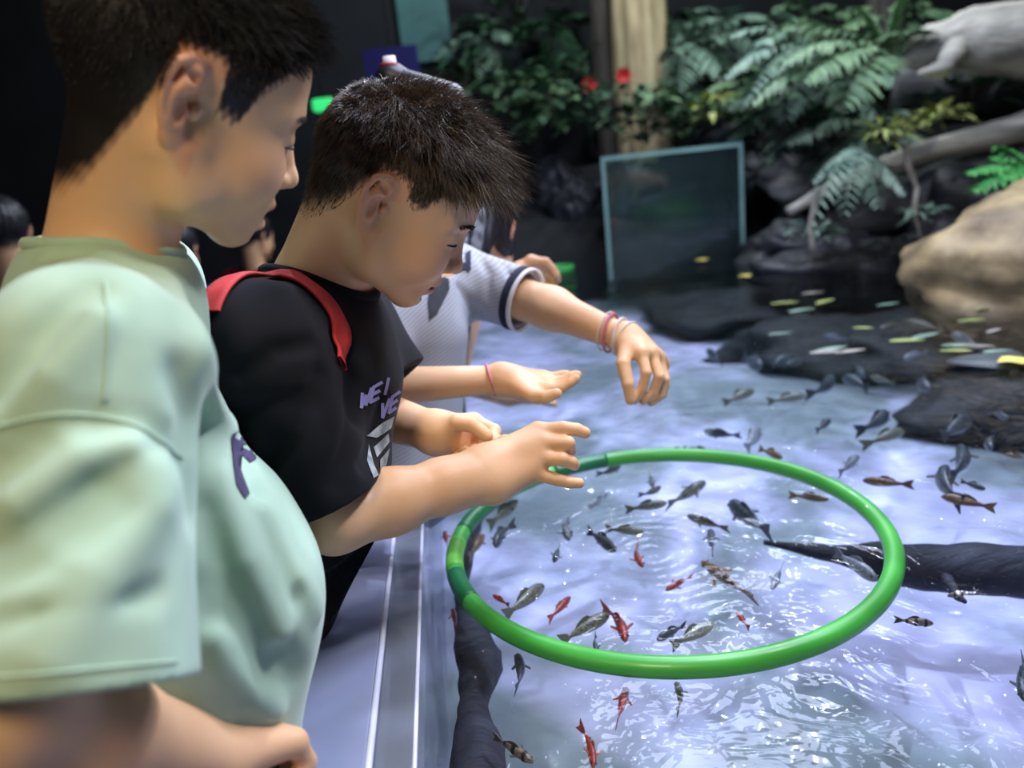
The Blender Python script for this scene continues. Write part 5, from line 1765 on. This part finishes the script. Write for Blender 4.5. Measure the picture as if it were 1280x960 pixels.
    tag(bp, 'red backpack with shoulder strap on the back of the child in black', 'backpack')
    b = SDF(); bc = ch + np.array([-0.175, -0.01, -0.06])
    b.add(ell(bc + np.array([0, 0, 0.02]), (0.065, 0.12, 0.16)), 0).add(ell(bc + np.array([-0.05, 0, -0.05]), (0.04, 0.09, 0.08)), 0.015)
    v, q = surf(b, bc - 0.2, bc + 0.2, 0.006)
    obj('bag', fast_mesh('bag', v, q, M_strap), bp)
    ribbon([(262, 392), (272, 370), (290, 352), (315, 343), (345, 344), (375, 355), (400, 374), (416, 396), (424, 420), (424, 455)], t, 0.0125, 0.003, 'shoulder_strap', M_strap, bp)
    return o


HAIR2 = mat('highlit_black_hair', srgb(34, 28, 26), srgb(92, 74, 58), 90, 0.32, spec=0.9)  # black hair, with brown top-light highlights put into its colour
boy_black()
# ================================================================ the other people at the pool
M_strp = None


def stripe_mat(name, c1, c2, freq, axis):
    m = mat(name, c1, c1, 30, 0.9, bump=0.04, bscale=400)
    nt = m.node_tree; N = nt.nodes; L = nt.links; b = N['Principled BSDF']
    tcn = N.new('ShaderNodeTexCoord'); dt = N.new('ShaderNodeVectorMath'); dt.operation = 'DOT_PRODUCT'; dt.inputs[1].default_value = tuple(np.array(axis) * freq)
    L.new(tcn.outputs['Object'], dt.inputs[0])
    sn = N.new('ShaderNodeMath'); sn.operation = 'SINE'; L.new(dt.outputs['Value'], sn.inputs[0])
    mr = N.new('ShaderNodeMapRange'); mr.inputs['From Min'].default_value = -0.2; mr.inputs['From Max'].default_value = 0.6; L.new(sn.outputs[0], mr.inputs['Value'])
    mx = N.new('ShaderNodeMix'); mx.data_type = 'RGBA'; mx.inputs['A'].default_value = (*c1, 1); mx.inputs['B'].default_value = (*c2, 1)
    L.new(mr.outputs[0], mx.inputs['Factor']); L.new(mx.outputs['Result'], b.inputs['Base Color'])
    return m


M_navy = mat('navy_trim', srgb(30, 34, 62), srgb(26, 30, 54), 30, 0.85)
M_pipe = mat('white_piping', srgb(226, 226, 226), None, 30, 0.8)
M_bracelet = mat('cream_cord', srgb(226, 214, 204), srgb(206, 190, 180), 60, 0.7)
M_pink = mat('pink_cord', srgb(206, 120, 140), srgb(186, 100, 122), 60, 0.7)
M_placket = mat('dark_placket', srgb(58, 62, 70), srgb(46, 50, 58), 30, 0.85)
HAIR3 = mat('soft_black_hair', srgb(28, 27, 32), srgb(44, 42, 48), 40, 0.4, spec=0.5)


def ring_at(c, ax, r, tube, m, name, parent, sq=1.0, tilt=None):
    ax = np.array(ax) / np.linalg.norm(ax)
    e1 = np.cross(ax, [0, 0, 1.0]); e1 /= np.linalg.norm(e1); e2 = np.cross(ax, e1)
    pts = [np.array(c) + r * (math.cos(a) * e1 + sq * math.sin(a) * e2) + (0 if tilt is None else ax * tilt * math.sin(a + 0.7)) for a in np.linspace(0, 2 * math.pi, 40, endpoint=False)]
    return MB().tube(pts, tube, 8, closed=True).build(name, m, parent)


def mop(o, name, pos, M, sc, hs, m, seed, n=6000, long=False):
    """hair covering a head: a close shell plus strands"""
    h = SDF(); h.add(ell((-0.012, 0, 0.050), (0.102, 0.084, 0.088)), 0)
    if long:
        h.add(cone((-0.075, 0.02, 0.02), (-0.095, 0.02, -0.12), 0.045, 0.03), 0.03).add(cone((-0.075, -0.02, 0.02), (-0.095, -0.02, -0.12), 0.045, 0.03), 0.03)
        h.add(ell((0.0, 0.05, 0.0), (0.05, 0.03, 0.06)), 0.02).add(ell((0.0, -0.05, 0.0), (0.05, 0.03, 0.06)), 0.02)
    h.sub(ell((0.098, 0, -0.02), (0.062, 0.062, 0.085)), 0.02)
    h.sub(ell((0.03, 0, -0.09), (0.09, 0.068, 0.075)), 0.02)
    h.disp(lambda p: (0.0014 * np.sin(p[:, 1] * 330 + 6 * np.sin(p[:, 0] * 40)) + 0.001 * np.sin(p[:, 0] * 260 + p[:, 2] * 140)).astype(np.float32))
    w = SDF(); w.add(local(h, pos, M, sc, 0.24), 0)
    V, Q = surf(w, np.array(pos) - 0.2, np.array(pos) + 0.2, 0.0038)
    obj(name, fast_mesh(name, V, Q, m), o)


def kid_head(body, pos, M, sc, neck, r=0.045):
    hs = head_shape(0.001); ear_ops(hs, -1); ear_ops(hs, 1)
    body.add(local(hs, pos, M, sc), 0.0)
    body.add(cone(W(pos, M, sc, (-0.025, 0, -0.025)), neck, r, r + 0.003), 0.022)
    return hs


def girl():
    o = empty('person', (-0.40, 1.24, 0.0))
    tag(o, 'child in a grey striped shirt with navy cuffs and bracelets reaching over the water', 'person')
    up = np.array([0, 0, 1.0])
    M_str = stripe_mat('grey_stripe', srgb(172, 176, 184), srgb(152, 157, 168), 1100.0, (0.35, 0.1, -0.93))
    pos = P(522, 205, 1.27); M = rot_head(math.radians(5), math.radians(35), 0.0); sc = 0.93
    neck = P(525, 330, 1.25)
    sh_l = P(562, 345, 1.33); el_l = P(690, 386, 1.235); wr_l = P(783, 424, 1.165)
    sh_r = P(470, 395, 1.15); el_r = P(468, 484, 1.10); wr_r = P(628, 474, 1.08)
    b = SDF()
    kid_head(b, pos, M, sc, neck)
    b.add(cone(neck + np.array([0, 0, -.08]), neck + np.array([-.07, 0, -.33]), 0.058, 0.058), 0.04)
    b.add(cone(neck - up * .05, sh_l, 0.045, 0.040), 0.03).add(cone(neck - up * .05, sh_r, 0.045, 0.040), 0.03)
    b.add(cone(sh_l, el_l, 0.040, 0.0325), 0.02).add(cone(el_l, wr_l, 0.0325, 0.0205), 0.02)
    b.add(cone(sh_r, el_r, 0.040, 0.031), 0.02).add(cone(el_r, wr_r, 0.029, 0.0195), 0.02)
    # hand hanging down, pinching food between thumb and first finger
    mc = [P(802, 441, 1.120), P(814, 441, 1.135), P(823, 447, 1.150), P(828, 455, 1.165)]
    for m_ in mc: b.add(cone(wr_l, m_, 0.0195, 0.0115), 0.014)
    for g, r in (([mc[0], P(808, 466, 1.105), P(803, 485, 1.110), P(793, 500, 1.115)], .0086), ([mc[1], P(824, 470, 1.120), P(817, 490, 1.128), P(804, 501, 1.132)], .0086),
                 ([mc[2], P(831, 474, 1.138), P(826, 493, 1.145), P(814, 503, 1.148)], .0082), ([mc[3], P(832, 480, 1.158), P(829, 493, 1.163), P(820, 500, 1.166)], .0074)):
        finger(b, g, r, r * 0.78, 0.005)
    finger(b, [P(783, 432, 1.140), P(779, 455, 1.115), P(785, 480, 1.105), P(788, 500, 1.108)], 0.012, 0.0074, 0.012)
    # open palm held out
    pm = [P(684, 487, 1.050), P(686, 483, 1.072), P(684, 477, 1.094), P(678, 471, 1.112)]
    for m_ in pm: b.add(cone(wr_r, m_, 0.0185, 0.0105), 0.012)
    b.add(cone(P(645, 480, 1.075), P(672, 494, 1.06), 0.017, 0.013), 0.015)
    for g, r in (([pm[0], P(702, 485, 1.046), P(713, 478, 1.045), P(720, 473, 1.046)], .0078), ([pm[1], P(706, 480, 1.068), P(716, 473, 1.066), P(722, 469, 1.066)], .0080),
                 ([pm[2], P(704, 475, 1.09), P(714, 470, 1.088), P(720, 468, 1.088)], .0076), ([pm[3], P(694, 470, 1.110), P(702, 468, 1.11), P(708, 467, 1.11)], .0068)):
        finger(b, g, r, r * 0.8, 0.006)
    finger(b, [P(650, 484, 1.055), P(668, 495, 1.035), P(682, 496, 1.022), P(696, 492, 1.016)], 0.012, 0.0072, 0.012)
    pts = np.array([wr_l, P(835, 505, 1.12), P(725, 500, 1.05), sh_l, sh_r, el_r, neck + np.array([-.03, 0, -.35])])
    hi = pts.max(0) + 0.06; hi[2] = neck[2] - 0.03
    parts = [surf(b, pos - np.array([.17, .16, .23]), pos + 0.16, 0.003), surf(b, pts.min(0) - 0.06, hi, 0.0024)]
    # shirt
    t = SDF()
    ch = neck + np.array([-0.02, 0, -0.11]); bl = neck + np.array([-0.075, 0.0, -0.34]); bh = np.array([-0.42, neck[1], 0.74])
    rt = np.array([0.05, -1, 0])
    for s in (-1, 1):
        t.add(cone(ch + rt * s * 0.045, bl + rt * s * 0.045, 0.083, 0.092), 0.05).add(cone(bl + rt * s * .045, bh + rt * s * .045, .092, .098), .05)
    t.add(cone(neck - up * .045, sh_l, 0.054, 0.052), 0.045).add(cone(neck - up * .045, sh_r, 0.054, 0.052), 0.045)
    hem = P(655, 375, 1.262); ax = hem - sh_l; ax /= np.linalg.norm(ax)
    t.add(cone(sh_l, hem, 0.056, 0.052), 0.03)
    hem_r = sh_r * 0.3 + el_r * 0.7; ax_r = (el_r - sh_r); ax_r /= np.linalg.norm(ax_r)
    t.add(cone(sh_r, hem_r, 0.054, 0.05), 0.03)
    sm = SDF(); sm.ops = list(t.ops)
    for pp, r, k in (([(598, 318), (612, 345), (610, 372)], .004, .012), ([(622, 318), (640, 340), (645, 352)], .003, .01), ([(600, 300), (630, 330), (640, 350)], .003, .01), ([(575, 360), (590, 385), (600, 390)], .004, .012)):
        w = [trace(sm, *q) for q in pp]; w = [q for q in w if q is not None]
        if len(w) > 1:
            d, g = grad(sm, np.array(w, np.float32)); t.sub(chain([q + g[i] * r * 0.35 for i, q in enumerate(w)], [r] * len(w)), k)
    t.cut(lambda p: np.where((cone(hem - ax * 0.03, hem + ax * 0.2, 0.062, 0.07)(p) < 0.01), (p - A3(hem)) @ A3(ax), -1).astype(np.float32), 0)
    t.sub(cone(hem - ax * 0.035, hem + ax * 0.1, 0.043, 0.046), 0.003)
    nax = W(pos, M, sc, (-0.025, 0, -0.03)) - neck; nax /= np.linalg.norm(nax)
    t.sub(cone(neck - nax * 0.02, neck + nax * 0.2, 0.054, 0.062), 0.004)
    t.cut(plane(bh, (0, 0, -1)), 0.004)
    pts = np.array([sh_l, sh_r, hem, hem_r, ch, bl, bh, neck]); lo, hi = pts.min(0) - 0.11, pts.max(0) + 0.09; lo[2] = bh[2] - 0.02
    SV, SQ = surf(t, lo, hi, 0.0036)
    so = obj('striped_shirt', fast_mesh('striped_shirt', SV, SQ, M_str), o)
    # cuff band and piping round the sleeve end
    e1 = np.cross(ax, up); e1 /= np.linalg.norm(e1); e2 = np.cross(ax, e1)

    def band(z0, z1, r, m, name):
        vv, ff = [], []; n = 40
        for zz, rr in ((z0, r - .002), (z0, r), (z1, r), (z1, r - .004), (z0, r - .004)):
            for k in range(n):
                a = 2 * math.pi * k / n; vv.append(hem + ax * zz + rr * (math.cos(a) * e1 + math.sin(a) * e2))
        for i in range(4):
            for k in range(n): ff.append((i * n + k, i * n + (k + 1) % n, (i + 1) * n + (k + 1) % n, (i + 1) * n + k))
        obj(name, new_mesh(name, vv, ff, m), so)
    band(-0.014, 0.000, 0.0545, M_navy, 'cuff')
    band(0.000, 0.006, 0.0545, M_pipe, 'piping')
    bv = bvh_of(SV, SQ)
    decal([[(538, 352), (560, 345), (561, 362), (546, 392), (536, 400), (534, 376)]], bv, 'placket', M_placket, so, 0.002)
    decal([[(581, 318), (588, 314), (589, 338), (584, 342)], [(563, 332), (588, 328), (586, 337), (562, 342)]], bv, 'collar_trim', M_navy, so, 0.003)
    lv = legs(o, (bh[0] - 0.02, bh[1], 0.64), np.array([1.0, 0, 0]), rt, M_dark, M_shoe, 0.70, 0.02)
    V, Q = join(parts + [lv])
    me = fast_mesh('body', V, Q, SKIN); paint(me, V, head_tint(pos, M, sc, HZ2)); obj('body', me, o)
    eyes_brows(o, pos, M, sc)
    mop(o, 'hair', pos, M, sc, None, HAIR3, 3, long=True)
    # topknot with its tie
    kp = P(489, 96, 1.27)
    kb = SDF(); kb.add(ell(kp, (0.026, 0.026, 0.022)), 0).add(cone(kp, pos + (M @ np.array([0, 0, .12])) * sc, 0.018, 0.03), 0.01)
    v, q = surf(kb, kp - 0.08, kp + np.array([0.12, 0.08, 0.06]), 0.004); obj('topknot', fast_mesh('topknot', v, q, HAIR3), o)
    tp = P(487, 77, 1.262)
    MB().tube([tp + np.array([0, 0, -.012]), tp + np.array([0, 0, .008])], [.012, .010], 14).build('hair_clip', M_pipe, o)
    ring_at(tp + np.array([0, 0, -.006]), (0.1, 0, 1), 0.014, 0.0032, mat('red_elastic', srgb(150, 30, 34), None, 30, 0.6), 'hair_tie', o)
    # bracelets
    axw = wr_l - el_l; c = wr_l - axw / np.linalg.norm(axw) * 0.012
    for k, (off, m, tb, tl) in enumerate(((0.0, M_bracelet, 0.0026, 0.006), (0.010, M_bracelet, 0.0016, -0.004), (-0.016, M_pink, 0.0022, 0.007), (-0.024, M_bracelet, 0.0012, 0.004))):
        br = ring_at(c + axw / np.linalg.norm(axw) * off, axw, 0.0275 + 0.001 * k, tb, m, 'bracelet', None, 0.98, tl)
        tag(br, ['thick cream cord bracelet on the wrist of the pinching hand', 'thin cream cord bracelet slipped down towards the pinching hand', 'pink cord bracelet above the cream ones',
                 'thin pale cord bracelet highest on the reaching forearm'][k], 'bracelet')
    axw = wr_r - el_r; c = wr_r - axw / np.linalg.norm(axw) * 0.016
    tag(ring_at(c, axw, 0.0225, 0.0016, M_pink, 'bracelet', None, 1.0, 0.006), 'thin pale pink bracelet on the wrist of the open palm', 'bracelet')
    # bit of food in the fingers
    return o


girl()


def far_child():
    o = empty('person', (-0.5, 1.72, 0.0))
    tag(o, 'black-haired child beyond the striped shirt holding out a pink lit hand', 'person')
    up = np.array([0, 0, 1.0])
    pos = P(602, 300, 1.66); M = rot_head(math.radians(75), math.radians(40), 0); sc = 0.92
    neck = pos + np.array([-0.09, 0.0, -0.09]); sh = neck + np.array([-0.01, -0.10, -0.05]); sh2 = neck + np.array([-0.01, 0.12, -0.05])
    el = P(545, 415, 1.56); wr = P(640, 352, 1.56)
    b = SDF(); kid_head(b, pos, M, sc, neck)
    b.add(cone(neck - up * .07, neck + np.array([-.1, 0, -.32]), .07, .075), .04)
    b.add(cone(neck - up * .03, sh, .045, .04), .03).add(cone(neck - up * .03, sh2, .045, .04), .03)
    b.add(cone(sh, el, .038, .030), .02).add(cone(el, wr, .030, .021), .02)
    el2 = sh2 + np.array([-.02, .03, -.2]); wr2 = el2 + np.array([.14, -.03, -.06]); b.add(cone(sh2, el2, .038, .030), .02).add(cone(el2, wr2, .03, .021), .02)
    for s in (-.02, -.007, .007, .02): finger(b, [wr2, wr2 + np.array([.07, s * 1.3, -.005]), wr2 + np.array([.11, s * 1.4, -.02])], .012, .007, .01)
    finger(b, [wr2, wr2 + np.array([.04, -.035, 0]), wr2 + np.array([.06, -.045, 0])], .011, .007, .01)
    mc = [P(664, 326, 1.53), P(670, 331, 1.545), P(672, 338, 1.56), P(670, 346, 1.575)]
    for m_ in mc: b.add(cone(wr, m_, .021, .013), .014)
    for g in ([mc[0], P(682, 327, 1.53), P(691, 336, 1.53), P(695, 345, 1.53)], [mc[1], P(687, 334, 1.545), P(695, 342, 1.545), P(697, 350, 1.545)], [mc[2], P(686, 343, 1.56), P(693, 350, 1.56), P(692, 357, 1.56)],
              [mc[3], P(682, 350, 1.575), P(686, 356, 1.575), P(684, 360, 1.575)]): finger(b, g, .0095, .0072, .006)
    finger(b, [P(648, 334, 1.535), P(655, 345, 1.52), P(668, 350, 1.515), P(676, 352, 1.515)], .012, .008, .01)
    pts = np.array([wr, sh, sh2, el, mc[0], P(698, 350, 1.545), wr2 + np.array([.1, 0, 0]), neck + np.array([-.1, 0, -.32])])
    hi = pts.max(0) + .05
    parts = [surf(b, np.minimum(pts.min(0) - .05, pos - 0.15), np.maximum(hi, pos + .15), .0038)]
    t = SDF(); ch = neck + np.array([-.04, 0, -.1]); bl = neck + np.array([-.1, 0, -.33]); bh = np.array([bl[0] - .03, bl[1], .72])
    for s in (-1, 1): t.add(cone(ch + np.array([0, s * .05, 0]), bl + np.array([0, s * .05, 0]), .08, .09), .05).add(cone(bl + np.array([0, s * .05, 0]), bh + np.array([0, s * .05, 0]), .09, .095), .05)
    t.add(cone(neck - up * .04, sh, .052, .052), .04).add(cone(neck - up * .04, sh2, .052, .052), .04)
    t.add(cone(sh, sh * .45 + el * .55, .052, .052), .03).add(cone(sh2, sh2 * .45 + el2 * .55, .052, .052), .03)
    nx_ = pos - neck; nx_ /= np.linalg.norm(nx_); t.sub(cone(neck, neck + nx_ * .2, .052, .058), .004)
    t.cut(plane(bh, (0, 0, -1)), .004)
    pts = np.array([sh, sh2, ch, bl, bh, neck, el2]); lo, hi = pts.min(0) - .12, pts.max(0) + .1; lo[2] = bh[2] - .02
    v, q = surf(t, lo, hi, .006); obj('t_shirt', fast_mesh('t_shirt', v, q, M_dark), o)
    lv = legs(o, (bh[0] - .02, bh[1], .63), np.array([1.0, 0, 0]), np.array([0, -1.0, 0]), M_dark, M_shoe, .70, .02)
    V, Q = join(parts + [lv]); me = fast_mesh('body', V, Q, SKIN); paint(me, V, head_tint(pos, M, sc, HZ2)); obj('body', me, o)
    eyes_brows(o, pos, M, sc)
    mop(o, 'hair', pos, M, sc, None, HAIR3, 5, long=True)


far_child()


def bystander(px, py, d, face, shirt, trous, sc, label, hgt):
    """visitor standing in the dark part of the hall"""
    pos = P(px, py, d); up = np.array([0, 0, 1.0])
    o = empty('person', (pos[0], pos[1], 0.0)); tag(o, label, 'person')
    M = rot_head(face, math.radians(15), 0); fw = np.array([math.cos(face), math.sin(face), 0]); rt = np.array([fw[1], -fw[0], 0])
    neck = pos - up * .13 * sc - fw * .03; b = SDF(); kid_head(b, pos, M, sc, neck, .05)
    zs = neck[2]; hipz = zs * .60
    hip = np.array([neck[0], neck[1], hipz])
    b.add(cone(neck - up * .12, hip, .07, .07), .04)
    t = SDF()
    for s in (-1, 1): t.add(cone(neck - up * .13 + rt * s * .07, hip + rt * s * .06, .10, .11), .05)
    for s in (-1, 1):
        sh = neck - up * .07 + rt * s * .17; el = sh - up * .26 + rt * s * .03; wr = el - up * .16 + fw * .15
        b.add(cone(neck - up * .06, sh, .05, .046), .03).add(cone(sh, el, .046, .036), .02).add(cone(el, wr, .036, .025), .02)
        for q in (-.024, -.008, .008, .024): finger(b, [wr, wr + fw * .05 - up * .05 + rt * q, wr + fw * .06 - up * .09 + rt * q], .015, .008, .01)
        finger(b, [wr, wr + fw * .05 - up * .02 - rt * s * .03, wr + fw * .08 - up * .04 - rt * s * .03], .013, .008, .01)
        t.add(cone(neck - up * .06, sh, .06, .06), .04).add(cone(sh, sh * .35 + el * .65, .06, .058), .03)
    t.sub(cone(neck, neck + up * .2, .058, .065), .004); t.cut(plane(hip, -up), .005)
    lo, hi = np.array([pos[0] - .36, pos[1] - .36, hipz - .1]), np.array([pos[0] + .36, pos[1] + .36, pos[2] + .17])
    parts = [surf(b, lo, hi, .007)]
    v, q = surf(t, lo, hi, .009); obj('top', fast_mesh('top', v, q, shirt), o)
    lv = legs(o, (hip[0], hip[1], hipz - .06), fw, rt, trous, M_shoe, hipz, -hipz * .43)
    V, Q = join(parts + [lv]); me = fast_mesh('body', V, Q, SKIN); paint(me, V, head_tint(pos, M, sc, HZ2)); obj('body', me, o)
    eyes_brows(o, pos, M, sc)
    mop(o, 'hair', pos, M, sc, None, HAIR3, 9)


M_bl = mat('blue_cloth', srgb(40, 50, 130), srgb(34, 42, 110), 20, .9); M_rd = mat('dark_red_cloth', srgb(140, 30, 44), srgb(120, 24, 40), 20, .9); M_gy = mat('grey_blue_cloth', srgb(110, 116, 150), srgb(96, 102, 136), 20, .9)
bystander(222, 318, 3.1, math.radians(95), M_bl, M_dark, 1.0, 'visitor in a blue top standing in the dark behind the child in black', 1.5)
bystander(318, 300, 3.9, math.radians(60), M_rd, M_dark, 1.0, 'visitor in a dark red top deeper in the dark hall', 1.5)
bystander(4, 300, 2.4, math.radians(120), M_gy, M_dark, 1.0, 'visitor in a grey-blue top behind the child in mint', 1.5)
